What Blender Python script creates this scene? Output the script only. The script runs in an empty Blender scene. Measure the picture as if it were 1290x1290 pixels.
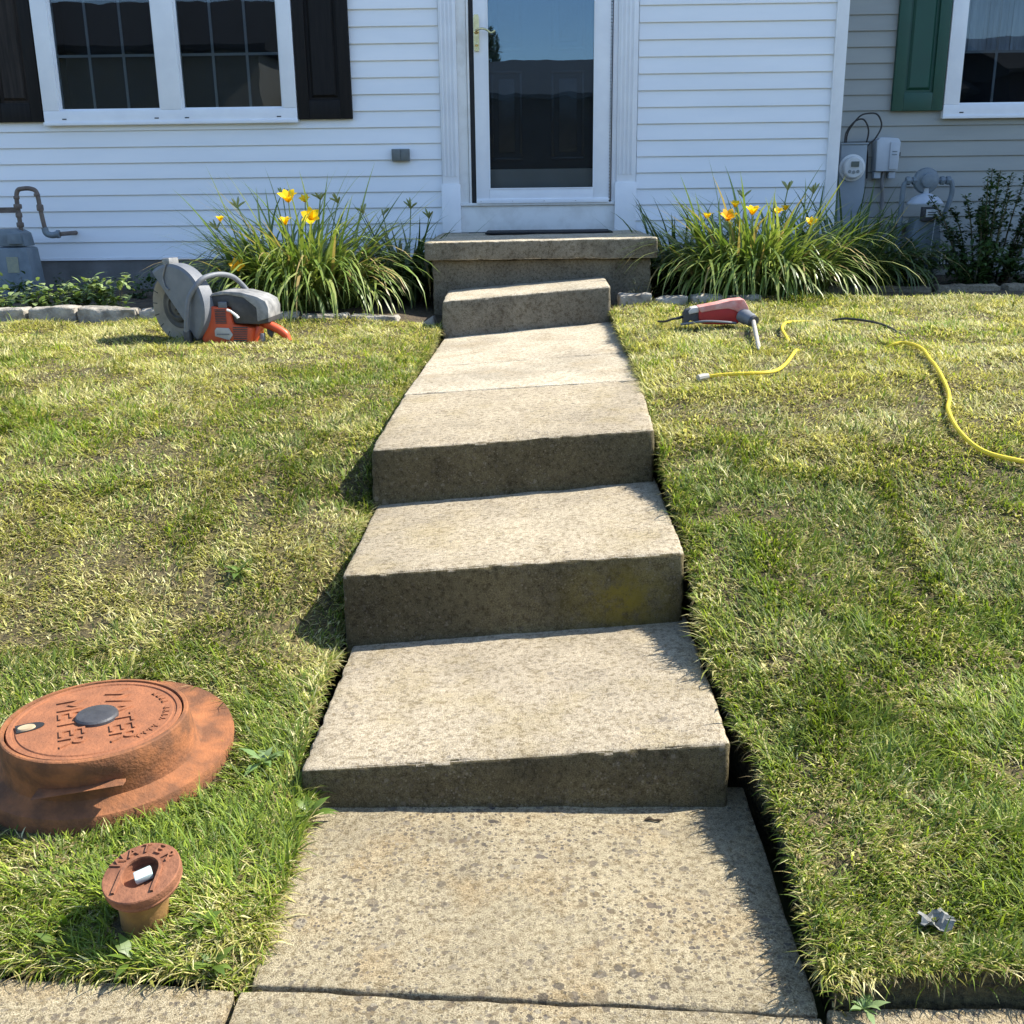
import bpy, bmesh, math, random
import numpy as np
from mathutils import Vector, Matrix, noise
random.seed(7); RNG = np.random.default_rng(7)
SC = bpy.context.scene; COL = SC.collection
R = math.radians

# ------------------------------------------------------------------ camera, sky, sun, exposure
cd = bpy.data.cameras.new('camera'); cam = bpy.data.objects.new('camera', cd); COL.objects.link(cam); SC.camera = cam
cd.sensor_width = 36; cd.lens = 36*1340/1290; cd.clip_end = 2000; cd.clip_start = .05
cam.matrix_world = Matrix.Translation((0, 0, 1.24)) @ Matrix.Rotation(R(1.0), 4, 'Z') @ Matrix.Rotation(R(90-16.6), 4, 'X') @ Matrix.Rotation(-.012, 4, 'Z')
SUN = Vector((.92, .19, 1)).normalized()
W = bpy.data.worlds.new('World'); SC.world = W; W.use_nodes = True
nt = W.node_tree; sky = nt.nodes.new('ShaderNodeTexSky'); sky.sky_type = 'NISHITA'; sky.sun_disc = False
sky.sun_elevation = math.asin(SUN.z); sky.sun_rotation = math.atan2(SUN.x, SUN.y); sky.air_density = 1.0; sky.dust_density = .6; sky.altitude = 100; sky.ozone_density = 3.5
bg = nt.nodes['Background']; nt.links.new(sky.outputs[0], bg.inputs[0]); bg.inputs[1].default_value = .15
sl = bpy.data.lights.new('sun', 'SUN'); so = bpy.data.objects.new('sun', sl); COL.objects.link(so)
sl.energy = 4.8; sl.angle = R(.5); sl.color = (1, .95, .86); so.location = (20, 6, 25)
so.rotation_euler = SUN.to_track_quat('Z', 'Y').to_euler()
vs = SC.view_settings; vs.view_transform = 'Standard'; vs.look = 'None'; vs.gamma = 1; vs.exposure = 1.2; vs.use_curve_mapping = False
SC.render.engine = 'CYCLES'

# ------------------------------------------------------------------ materials
MATS = {}
def new_mat(name):
    m = bpy.data.materials.new(name); m.use_nodes = True; MATS[name] = m
    return m, m.node_tree, m.node_tree.nodes['Principled BSDF']
def N(t, ty, **kw):
    n = t.nodes.new(ty)
    for k, v in kw.items():
        if k.startswith('i_'):
            n.inputs[int(k[2:]) if k[2:].isdigit() else k[2:].replace('_', ' ')].default_value = v
        else: setattr(n, k, v)
    return n
def ramp(t, src, stops, interp='LINEAR'):
    r = t.nodes.new('ShaderNodeValToRGB'); r.color_ramp.interpolation = interp
    e = r.color_ramp.elements
    while len(e) < len(stops): e.new(.5)
    for k, (p, c) in enumerate(stops):
        e[k].position = p; e[k].color = (*c, 1) if len(c) == 3 else c
    t.links.new(src, r.inputs[0]); return r.outputs[0]
def g(v): return (v, v, v)
def mixc(t, fac, a, b, blend='MIX'):
    m = t.nodes.new('ShaderNodeMix'); m.data_type = 'RGBA'; m.blend_type = blend
    for sock, v in ((m.inputs[0], fac), (m.inputs[6], a), (m.inputs[7], b)):
        if hasattr(v, 'is_linked') or hasattr(v, 'links'): t.links.new(v, sock)
        elif isinstance(v, (int, float)): sock.default_value = v
        else: sock.default_value = (*v, 1)
    return m.outputs[2]
def coords(t, scale=(1, 1, 1)):
    tc = t.nodes.new('ShaderNodeTexCoord'); mp = t.nodes.new('ShaderNodeMapping'); mp.inputs[3].default_value = scale
    t.links.new(tc.outputs['Object'], mp.inputs[0]); return mp.outputs[0]
def noise_n(t, co, scale, detail=4, rough=.55):
    n = N(t, 'ShaderNodeTexNoise'); n.inputs['Scale'].default_value = scale; n.inputs['Detail'].default_value = detail
    n.inputs['Roughness'].default_value = rough; t.links.new(co, n.inputs['Vector']); return n.outputs[0]
def bump(t, b, h, strength=.3, dist=.01):
    n = N(t, 'ShaderNodeBump'); n.inputs['Strength'].default_value = strength; n.inputs['Distance'].default_value = dist
    t.links.new(h, n.inputs['Height']); t.links.new(n.outputs[0], b.inputs['Normal'])
def M(name, c1, c2=None, scale=12, rough=.6, bs=0, bscale=60, metal=0, spec=.5, stretch=(1, 1, 1), lo=.35, hi=.65, dist=.004):
    if name in MATS: return MATS[name]
    m, t, b = new_mat(name); b.inputs['Roughness'].default_value = rough; b.inputs['Metallic'].default_value = metal
    b.inputs['Specular IOR Level'].default_value = spec
    co = coords(t, stretch)
    c2 = c2 or tuple(v*.8 for v in c1)
    t.links.new(ramp(t, noise_n(t, co, scale, 6, .6), [(lo, c1), (hi, c2)]), b.inputs['Base Color'])
    if bs: bump(t, b, noise_n(t, co, bscale, 4), bs, dist)
    return m
def concrete(name, a, bcol, pebble=1.0, stain=None, big=55, worn=.5):
    m, t, b = new_mat(name); b.inputs['Roughness'].default_value = .9; b.inputs['Specular IOR Level'].default_value = .25
    co = coords(t)
    base = ramp(t, noise_n(t, co, 2.6, 5, .6), [(.32, a), (.68, bcol)])
    wear = ramp(t, noise_n(t, co, 1.7, 8, .7), [(.38, g(.74)), (.5, g(1)), (.64, g(1.12))]); base = mixc(t, .9, base, wear, 'MULTIPLY')
    if stain:
        s = ramp(t, noise_n(t, co, 5.5, 6, .65), [(.5, g(0)), (.68, g(.75))])
        base = mixc(t, s, base, stain)
    grain = ramp(t, noise_n(t, co, 380, 4, .75), [(.35, (.34, .29, .22)), (.47, (.96, .96, .94)), (.66, (1.5, 1.5, 1.55))])
    base = mixc(t, 1.0, base, grain, 'MULTIPLY')
    mid = ramp(t, noise_n(t, co, 70, 3, .7), [(.36, (.52, .48, .40)), (.5, g(1.0)), (.64, g(1.15))])
    base = mixc(t, .8, base, mid, 'MULTIPLY')
    hs = []
    for sc, thr, pick in ((big*.62, .34, .95), (big, .38, .84), (big*1.9, .40, .68), (big*3.2, .42, .60)):
        v = N(t, 'ShaderNodeTexVoronoi'); v.inputs['Scale'].default_value = sc
        d = t.nodes.new('ShaderNodeVectorMath'); d.operation = 'ADD'
        nn = N(t, 'ShaderNodeTexNoise'); nn.inputs['Scale'].default_value = sc*1.7; t.links.new(co, nn.inputs['Vector'])
        sc_ = t.nodes.new('ShaderNodeVectorMath'); sc_.operation = 'SCALE'; sc_.inputs['Scale'].default_value = .55/sc
        t.links.new(nn.outputs['Color'], sc_.inputs[0]); t.links.new(co, d.inputs[0]); t.links.new(sc_.outputs[0], d.inputs[1])
        t.links.new(d.outputs[0], v.inputs['Vector'])
        sep = t.nodes.new('ShaderNodeSeparateColor'); t.links.new(v.outputs['Color'], sep.inputs[0])
        inside = ramp(t, v.outputs['Distance'], [(thr-.05, g(1)), (thr, g(0))])
        patch = ramp(t, noise_n(t, co, 3.5, 3), [(.36, g(.35)), (.58, g(1))])
        chosen = ramp(t, sep.outputs[0], [(pick-.01, g(0)), (pick, g(1))])
        f = mixc(t, 1.0, inside, chosen, 'MULTIPLY'); f = mixc(t, 1.0, f, patch, 'MULTIPLY')
        pc = ramp(t, sep.outputs[1], [(0, (.08, .068, .055)), (.3, (.17, .14, .115)), (.5, (.24, .18, .10)), (.75, (.115, .098, .08)), (1, (.42, .36, .26))])
        f = mixc(t, 1.0, f, g(pebble), 'MULTIPLY')
        base = mixc(t, f, base, pc); hs.append(f)
    t.links.new(base, b.inputs['Base Color'])
    h = mixc(t, .5, grain, hs[0], 'ADD')
    h2 = mixc(t, .6, h, mid, 'ADD')
    bump(t, b, h2, worn, .0035)
    return m
CON_SLAB = concrete('exposed_aggregate_slab', (.47, .395, .25), (.42, .35, .225), .9, (.42, .31, .165), 40, .9)
CON_STEP = concrete('worn_step_concrete', (.385, .325, .225), (.34, .285, .20), .55, (.32, .26, .15), 60, .5)
CON_TOP = concrete('smooth_step_concrete', (.44, .385, .285), (.40, .345, .255), .3, (.32, .26, .17), 75, .35)
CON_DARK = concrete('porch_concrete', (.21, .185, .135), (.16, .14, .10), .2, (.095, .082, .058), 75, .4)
CON_RISER = concrete('dark_riser_concrete', (.17, .135, .065), (.10, .082, .042), .35, (.058, .046, .023), 60, .6)  # darker, browner mix for the upright faces of the steps
CON_FOUND = M('foundation_grey', (.17, .16, .15), (.11, .105, .095), 5, .9, .3, 90)
STONE = M('edging_stone', (.40, .37, .31), (.17, .15, .12), 14, .9, .7, 45, dist=.012)
SOIL = M('soil', (.045, .033, .02), (.09, .065, .036), 22, .95, .9, 45, dist=.02)
THATCH = M('thatch', (.13, .10, .036), (.035, .028, .011), 55, .95, .9, 90, dist=.02)
ASPH = M('asphalt', (.05, .05, .052), (.04, .04, .042), 60, .9, .4, 200)
FARGREEN = M('far_grass', (.07, .10, .03), (.10, .11, .04), 3, .95, .3, 40)
WHITE = M('white_vinyl', (.80, .81, .82), (.74, .76, .78), 3, .42, .04, 9, stretch=(.4, 1, 2))
TRIM = M('white_trim', (.79, .80, .81), (.72, .73, .75), 5, .4, .08, 30)
TRIMW = M('weathered_white_trim', (.74, .73, .70), (.58, .56, .52), 9, .55, .2, 60, lo=.45, hi=.8)
GREY = M('grey_vinyl', (.30, .31, .285), (.27, .28, .26), 4, .5, .04, 9, stretch=(.4, 1, 2))
BLACKSH = M('black_shutter', (.007, .0065, .0065), (.013, .011, .010), 5, .6, .25, 30, spec=.18, stretch=(14, 14, 1), dist=.003)
BROWNSH = M('faded_shutter', (.035, .027, .022), (.016, .013, .011), 4, .65, .3, 30, spec=.18, stretch=(14, 14, 1), dist=.003)
GREENSH = M('green_shutter', (.006, .062, .038), (.008, .054, .034), 6, .5, .05, 40)
BLACKDOOR = M('black_door', (.010, .009, .009), (.016, .014, .014), 6, .3, .05, 40)
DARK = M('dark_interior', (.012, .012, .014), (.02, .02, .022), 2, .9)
CURT = M('curtain', (.42, .48, .55), (.25, .30, .36), 5, .9, stretch=(6, 1, .5))
KICK = M('kick_plate', (.78, .70, .60), (.70, .62, .52), 5, .4)
FLATBLACK = M('flat_black', (.012, .012, .013), (.02, .02, .02), 20, .6)
BRASS = M('brass', (.75, .62, .33), (.6, .48, .24), 30, .25, metal=1)
STEEL = M('steel', (.55, .55, .56), (.42, .42, .43), 30, .35, metal=1)
RUST = M('rusty_iron', (.30, .118, .048), (.145, .066, .034), 16, .92, .9, 130, spec=.25, lo=.36, hi=.6, dist=.003)
RUSTL = M('rusty_iron_lid', (.31, .122, .056), (.18, .076, .04), 22, .9, .8, 140, spec=.25, lo=.3, hi=.75, dist=.003)
RUSTV = M('rusty_valve', (.29, .125, .065), (.16, .068, .038), 30, .9, .8, 120, spec=.25, dist=.003)
OCHRE = M('ochre_rust', (.30, .16, .04), (.16, .08, .025), 15, .85, .5, 90)
PLUG = M('black_plug', (.035, .035, .038), (.055, .055, .058), 30, .55, .2, 200)
MATTE = M('door_mat', (.012, .012, .012), (.02, .02, .02), 80, .95, .8, 300)
OUTLET = M('grey_plate', (.17, .19, .18), (.12, .13, .13), 20, .5)
SAWGREY = M('saw_grey', (.115, .125, .14), (.16, .165, .175), 14, .55, .15, 120)
SAWDARK = M('saw_dark', (.035, .036, .04), (.06, .06, .062), 20, .55, .15, 120)
SAWLIGHT = M('saw_light', (.30, .295, .285), (.14, .14, .14), 18, .6, .1, 90)
ORANGE = M('orange_plastic', (.62, .085, .022), (.50, .075, .025), 14, .45, .08, 120)
BLADE = M('dusty_blade', (.30, .255, .185), (.19, .16, .115), 9, .75, .25, 150, metal=.15)
BLADED = M('blade_dark', (.05, .046, .04), (.10, .09, .075), 14, .7, .2, 150, metal=.2)
REDP = M('red_plastic', (.42, .022, .020), (.32, .02, .02), 16, .45, .08, 120)
REDDUST = M('dusty_red', (.52, .16, .13), (.58, .34, .29), 22, .7, .08, 120)
YELLOW = M('yellow_cord', (.72, .55, .035), (.66, .48, .03), 40, .5)
BLACKC = M('black_cord', (.014, .014, .014), (.03, .03, .03), 40, .55)
GASBLUE = M('gas_meter_paint', (.17, .205, .225), (.12, .15, .17), 14, .55, .15, 70)
PIPE = M('brown_pipe', (.085, .060, .048), (.15, .115, .09), 24, .6, .4, 90)
METERG = M('meter_grey', (.22, .26, .285), (.19, .225, .25), 7, .5, .05, 50)
BOXG = M('utility_box_grey', (.42, .46, .50), (.36, .40, .44), 7, .5, .05, 50)
PALE = M('pale_plate', (.55, .57, .56), (.45, .47, .47), 10, .5)
LABELY = M('pale_label', (.30, .30, .20), (.24, .25, .19), 60, .6)
BARK = M('bark', (.11, .075, .045), (.06, .042, .028), 20, .9, .6, 60)
FOIL = M('crumpled_foil', (.26, .26, .23), (.10, .10, .085), 60, .7, .5, 60)
BRICKD = M('brown_brick', (.06, .04, .032), (.045, .03, .025), 9, .9, .3, 30)
ROOFM = M('roof_shingle', (.014, .015, .018), (.024, .025, .027), 16, .95, .5, 60)
def glass(name, ior, tint):
    m, t, b = new_mat(name); t.nodes.remove(b)
    tr = N(t, 'ShaderNodeBsdfTransparent'); tr.inputs[0].default_value = (.80, .84, .86, 1)
    gl = N(t, 'ShaderNodeBsdfGlossy'); gl.inputs['Roughness'].default_value = .0; gl.inputs[0].default_value = (*tint, 1)
    fr = N(t, 'ShaderNodeFresnel'); fr.inputs[0].default_value = ior
    mx = N(t, 'ShaderNodeMixShader'); t.links.new(fr.outputs[0], mx.inputs[0]); t.links.new(tr.outputs[0], mx.inputs[1]); t.links.new(gl.outputs[0], mx.inputs[2])
    nb = N(t, 'ShaderNodeBump'); nb.inputs['Strength'].default_value = .018; nb.inputs['Distance'].default_value = .02
    t.links.new(noise_n(t, coords(t), 5.0, 1), nb.inputs['Height']); t.links.new(nb.outputs[0], gl.inputs['Normal'])
    t.links.new(mx.outputs[0], t.nodes['Material Output'].inputs[0]); return m
GLASS = glass('window_glass', 1.5, (.85, .93, 1)); DGLASS = glass('storm_door_glass', 1.95, (.62, .82, 1))
def leafmat(name, trans=.35, rough=.5, spec=.4):
    m, t, b = new_mat(name); a = N(t, 'ShaderNodeAttribute'); a.attribute_name = 'Col'
    b.inputs['Roughness'].default_value = rough; b.inputs['Specular IOR Level'].default_value = spec
    t.links.new(a.outputs[0], b.inputs['Base Color'])
    tl = N(t, 'ShaderNodeBsdfTranslucent'); t.links.new(mixc(t, 1.0, a.outputs[0], (1.25, 1.3, .7), 'MULTIPLY'), tl.inputs[0])
    mx = N(t, 'ShaderNodeMixShader'); mx.inputs[0].default_value = trans
    t.links.new(b.outputs[0], mx.inputs[1]); t.links.new(tl.outputs[0], mx.inputs[2]); t.links.new(mx.outputs[0], t.nodes['Material Output'].inputs[0])
    return m
GRASSM = leafmat('grass_blades', .38, .55, .3); LEAFM = leafmat('strap_leaves', .28, .42, .5); PETAL = leafmat('petals', .4, .5, .2)

# ------------------------------------------------------------------ mesh helpers
class MB:
    def __init__(s): s.v = []; s.f = []; s.m = []
    def add(s, vs, fs, mi=0):
        o = len(s.v); s.v += [tuple(v) for v in vs]; s.f += [tuple(i+o for i in f) for f in fs]; s.m += [mi]*len(fs); return s
    def box(s, x0, x1, y0, y1, z0, z1, mi=0, mat=None):
        vs = [Vector((x, y, z)) for z in (z0, z1) for y in (y0, y1) for x in (x0, x1)]
        if mat: vs = [mat @ v for v in vs]
        return s.add(vs, [(0, 2, 3, 1), (4, 5, 7, 6), (0, 1, 5, 4), (2, 6, 7, 3), (0, 4, 6, 2), (1, 3, 7, 5)], mi)
    def prism(s, prof, x0, x1, mi=0, axis='x'):     # profile of (a,b) pairs, extruded
        n = len(prof)
        def P(x, a, b): return {'x': (x, a, b), 'y': (a, x, b), 'z': (a, b, x)}[axis]
        vs = [P(x0, a, b) for a, b in prof]+[P(x1, a, b) for a, b in prof]
        fs = [(i, (i+1) % n, n+(i+1) % n, n+i) for i in range(n)]+[tuple(range(n))[::-1], tuple(range(n, 2*n))]
        return s.add(vs, fs, mi)
    def tube(s, pts, r, n=10, mi=0, cap=True):
        pts = [Vector(p) for p in pts]; m = len(pts); rs = r if isinstance(r, (list, tuple)) else [r]*m
        vs = []; up = None
        for i, p in enumerate(pts):
            d = (pts[min(i+1, m-1)]-pts[max(i-1, 0)]).normalized()
            if up is None: up = d.orthogonal().normalized()
            up = (up-d*up.dot(d)); up = up.normalized() if up.length > 1e-6 else d.orthogonal().normalized()
            sd = d.cross(up)
            vs += [p+(up*math.cos(a)+sd*math.sin(a))*rs[i] for a in [2*math.pi*k/n for k in range(n)]]
        fs = [(i*n+k, i*n+(k+1) % n, (i+1)*n+(k+1) % n, (i+1)*n+k) for i in range(m-1) for k in range(n)]
        if cap: fs += [tuple(range(n))[::-1], tuple(range((m-1)*n, m*n))]
        return s.add(vs, fs, mi)
    def lathe(s, prof, n=32, mi=0, mat=None, cap=True):   # profile of (r,z) about z
        vs = [Vector((r*math.cos(2*math.pi*k/n), r*math.sin(2*math.pi*k/n), z)) for r, z in prof for k in range(n)]
        if mat: vs = [mat @ v for v in vs]
        m = len(prof); fs = [(i*n+k, i*n+(k+1) % n, (i+1)*n+(k+1) % n, (i+1)*n+k) for i in range(m-1) for k in range(n)]
        if cap: fs += [tuple(range(n))[::-1], tuple(range((m-1)*n, m*n))]
        return s.add(vs, fs, mi)
    def build(s, name, mats, parent=None, smooth=35, bev=0):
        me = bpy.data.meshes.new(name); me.from_pydata(s.v, [], s.f)
        for mm in (mats if isinstance(mats, (list, tuple)) else [mats]): me.materials.append(mm)
        me.polygons.foreach_set('material_index', s.m)
        bm = bmesh.new(); bm.from_mesh(me); bmesh.ops.recalc_face_normals(bm, faces=bm.faces)
        if bev: bmesh.ops.bevel(bm, geom=[e for e in bm.edges if e.is_manifold and e.calc_face_angle(0) > .5], offset=bev, segments=2, profile=.6, affect='EDGES', clamp_overlap=True)
        bm.to_mesh(me); bm.free()
        if smooth: me.shade_smooth(); me.set_sharp_from_angle(angle=R(smooth))
        o = bpy.data.objects.new(name, me); COL.objects.link(o); o.parent = parent; return o
def smooth_path(pts, per=6):
    P = [Vector(p) for p in pts]; out = []
    for i in range(len(P)-1):
        a, b, c, d = P[max(i-1, 0)], P[i], P[i+1], P[min(i+2, len(P)-1)]
        for k in range(per):
            t = k/per; out.append(.5*((2*b)+(c-a)*t+(2*a-5*b+4*c-d)*t*t+(3*b-a-3*c+d)*t**3))
    return out+[P[-1]]
def tag(o, label, cat, group=None):
    o['label'] = label; o['category'] = cat
    if group: o['group'] = group
    return o
def struct(o, kind='structure'): o['kind'] = kind; return o
def thing(name, label, cat, loc=(0, 0, 0), group=None):
    o = bpy.data.objects.new(name, None); o.empty_display_size = .1; COL.objects.link(o); o.location = loc
    return tag(o, label, cat, group)
def np_mesh(name, V, F, mat, parent=None, col=None, smooth=False):     # F: list of int arrays (n,k)
    me = bpy.data.meshes.new(name); me.vertices.add(len(V)); me.vertices.foreach_set('co', np.asarray(V, np.float32).ravel())
    loops = np.concatenate([f.ravel() for f in F]).astype(np.int32)
    tot = np.concatenate([np.full(len(f), f.shape[1]) for f in F]); st = np.concatenate([[0], np.cumsum(tot)[:-1]]).astype(np.int32)
    me.loops.add(len(loops)); me.loops.foreach_set('vertex_index', loops); me.polygons.add(len(st)); me.polygons.foreach_set('loop_start', st)
    if col is not None:
        a = me.color_attributes.new('Col', 'FLOAT_COLOR', 'POINT'); a.data.foreach_set('color', np.concatenate([col, np.ones((len(col), 1))], 1).astype(np.float32).ravel())
    me.update(calc_edges=True); me.materials.append(mat)
    if smooth: me.shade_smooth()
    o = bpy.data.objects.new(name, me); COL.objects.link(o); o.parent = parent; return o
def ribbons(base, az, el, length, width, droop, nseg, color, twist=None, wprof=None, fold=0, tipcol=None):
    n = len(base); twist = np.zeros(n) if twist is None else twist
    P = np.zeros((n, nseg+1, 3)); P[:, 0] = base; A = np.zeros((n, nseg+1)); A[:, 0] = az; st = length/nseg
    for i in range(nseg):
        t = (i+.5)/nseg; e = el-droop*t**1.3; a = az+twist*t
        P[:, i+1] = P[:, i]+np.stack([np.cos(e)*np.cos(a), np.cos(e)*np.sin(a), np.sin(e)], 1)*st[:, None]; A[:, i+1] = a
    S = np.stack([-np.sin(A), np.cos(A), np.zeros_like(A)], 2)
    t = np.linspace(0, 1, nseg+1); w = (1-t**2.2) if wprof is None else wprof(t)
    off = S*(width[:, None]*w[None, :]*.5)[..., None]
    L, Rr = P-off, P+off
    V = np.concatenate([np.stack([L[:, :-1], Rr[:, :-1]], 2).reshape(n, -1, 3), P[:, -1:]], 1)   # 2*nseg+1 verts
    k = 2*nseg+1; o = (np.arange(n)*k)[:, None]
    q = [np.concatenate([o+2*i, o+2*i+1, o+2*i+3, o+2*i+2], 1) for i in range(nseg-1)]
    tr_ = np.concatenate([o+2*nseg-2, o+2*nseg-1, o+2*nseg], 1)
    C = np.repeat(color[:, None, :], k, 1)
    if tipcol is not None:
        tv = np.concatenate([np.repeat(np.arange(nseg)/nseg, 2), [1.]])**2
        C = C*(1-tv[None, :, None])+tipcol[:, None, :]*tv[None, :, None]
    return V.reshape(-1, 3), ([np.concatenate(q)] if q else [])+[tr_], C.reshape(-1, 3)
def merge(parts):
    V = []; Q = []; T = []; C = []; o = 0
    for v, f, c in parts:
        V.append(v); C.append(c)
        for ff in f: (Q if ff.shape[1] == 4 else T).append(ff+o)
        o += len(v)
    return np.concatenate(V), [np.concatenate(x) for x in (Q, T) if x], np.concatenate(C)
_tab = RNG.random((64, 64))
def vnoise(x, y, s, seed=0):
    x = np.asarray(x)*s+seed*7.3; y = np.asarray(y)*s+seed*3.1
    xi = np.floor(x).astype(int); yi = np.floor(y).astype(int); fx = x-xi; fy = y-yi; fx = fx*fx*(3-2*fx); fy = fy*fy*(3-2*fy)
    T = lambda a, b: _tab[a % 64, b % 64]
    return (T(xi, yi)*(1-fx)+T(xi+1, yi)*fx)*(1-fy)+(T(xi, yi+1)*(1-fx)+T(xi+1, yi+1)*fx)*fy

# ------------------------------------------------------------------ terrain
LY = [1.2, 1.42, 1.9, 2.3, 2.62, 3.0, 3.3, 3.8, 4.3, 5.0, 5.9, 6.3, 8.2]; LZ = [.035, .04, .05, .09, .17, .28, .37, .465, .515, .55, .585, .61, .64]
RY = [1.2, 1.38, 1.9, 2.3, 2.62, 3.0, 3.3, 3.8, 4.5, 5.5, 6.0, 6.4, 8.2]; RZ = [.055, .06, .11, .185, .285, .395, .48, .555, .60, .635, .645, .63, .63]
def height(x, y):
    x = np.asarray(x, float); y = np.asarray(y, float)
    zl = np.interp(y, LY, LZ)+.018*np.clip(-x-.6, 0, 1.5)/1.5*np.clip((y-3)/2, 0, 1)-.03*np.clip(1-(-x-.5)/.25, 0, 1)*np.clip((y-3.6)/1.2, 0, 1)
    zr = np.interp(y, RY, RZ)+.03*np.clip(x-.5, 0, .8)/.8*np.clip((y-2.6)/1.5, 0, 1)-.012*np.clip(1-(x-.43)/.15, 0, 1)
    zl = zl-.045*np.clip(1-(-x-.46)/.09, 0, 1)*np.clip((2.05-y)/.1, 0, 1)-.03*np.clip(1-(y-(1.42-.066*x))/.07, 0, 1)
    zl = zl-.075*np.exp(-(np.clip(-x-.50, 0, 9)/.13)**2)*(np.exp(-((y-2.60)/.13)**2)+np.exp(-((y-3.24)/.13)**2))
    z = np.where(x < 0, zl, zr)
    return z+(vnoise(x, y, 3.1, 1)-.5)*.022+(vnoise(x, y, 9, 2)-.5)*.012
def edge(y, side):
    y = np.asarray(y, float)
    if side < 0: return np.interp(y, [1.2, 1.98, 2.02, 3.3, 5.7], [-.468, -.474, -.515, -.525, -.485])+(vnoise(y, y*0, 6, 5)-.5)*.02
    return np.interp(y, [1.2, 1.7, 1.98, 2.03, 3.3, 5.7], [.462, .484, .492, .455, .425, .46])+(vnoise(y, y*0, 6, 6)-.5)*.025
YB = 5.93
def front(x, side):                               # back edge of the sidewalk
    x = np.asarray(x, float)
    return 1.415-.066*x+.006 if side < 0 else 1.414+.0*x
def terrain(name, side, y0f, y1, mat, nx, ny, xo):
    tt = (np.linspace(0, 1, nx)**1.5); V = []; 
    U = np.linspace(0, 1, ny); ye = 1.4+(U*(y1-1.4)) if y0f else np.linspace(YB, y1, ny)
    for yv in ye:
        e = float(edge(yv, side)); e = e if yv < 5.75 else side*.45
        xs = e+side*tt*xo
        yy = np.full(nx, yv) if not y0f else front(xs, side)+(yv-1.4)*(y1-front(xs, side))/(y1-1.4)
        V.append(np.stack([xs, yy, height(xs, yy)], 1))
    V = np.array(V); idx = np.arange(nx*ny).reshape(ny, nx)
    F = np.stack([idx[:-1, :-1], idx[:-1, 1:], idx[1:, 1:], idx[1:, :-1]], 2).reshape(-1, 4)
    if side < 0: F = F[:, ::-1]
    Vf = V.reshape(-1, 3); rim = np.concatenate([idx[0, ::-1], idx[1:, 0]]); low = Vf[rim].copy(); low[:, 2] = -.12
    low[:nx, 1] += .015; low[nx:, 0] += side*.03; o = len(Vf); n = len(rim); k = np.arange(n-1)
    S = np.stack([rim[:-1], rim[1:], o+k+1, o+k], 1)
    return struct(np_mesh(name, np.concatenate([Vf, low]), [F, S], mat, smooth=False))
gm = MB(); gm.box(-400, 400, -400, 400, -.6, -.2); struct(gm.build('ground', FARGREEN, smooth=0))
terrain('lawn', -1, True, YB+.02, THATCH, 90, 130, 5.5); terrain('lawn', 1, True, 6.05, THATCH, 90, 130, 5.5)
terrain('garden_bed', -1, False, 8.2, SOIL, 50, 40, 5.5); o = terrain('garden_bed', 1, False, 8.2, SOIL, 50, 40, 5.5)
o.location.z = -.012
rb = MB(); rb.box(-60, 60, -9, -.3, -.19, -.13); struct(rb.build('road', ASPH, smooth=0))
kb = MB(); kb.box(-60, 60, -.3, -.15, -.19, .0); struct(kb.build('kerb', CON_TOP, bev=.015))
kb = MB(); kb.box(-60, 60, -11.5, -9, -.19, .0); struct(kb.build('far_pavement', CON_TOP, smooth=0))

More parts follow.
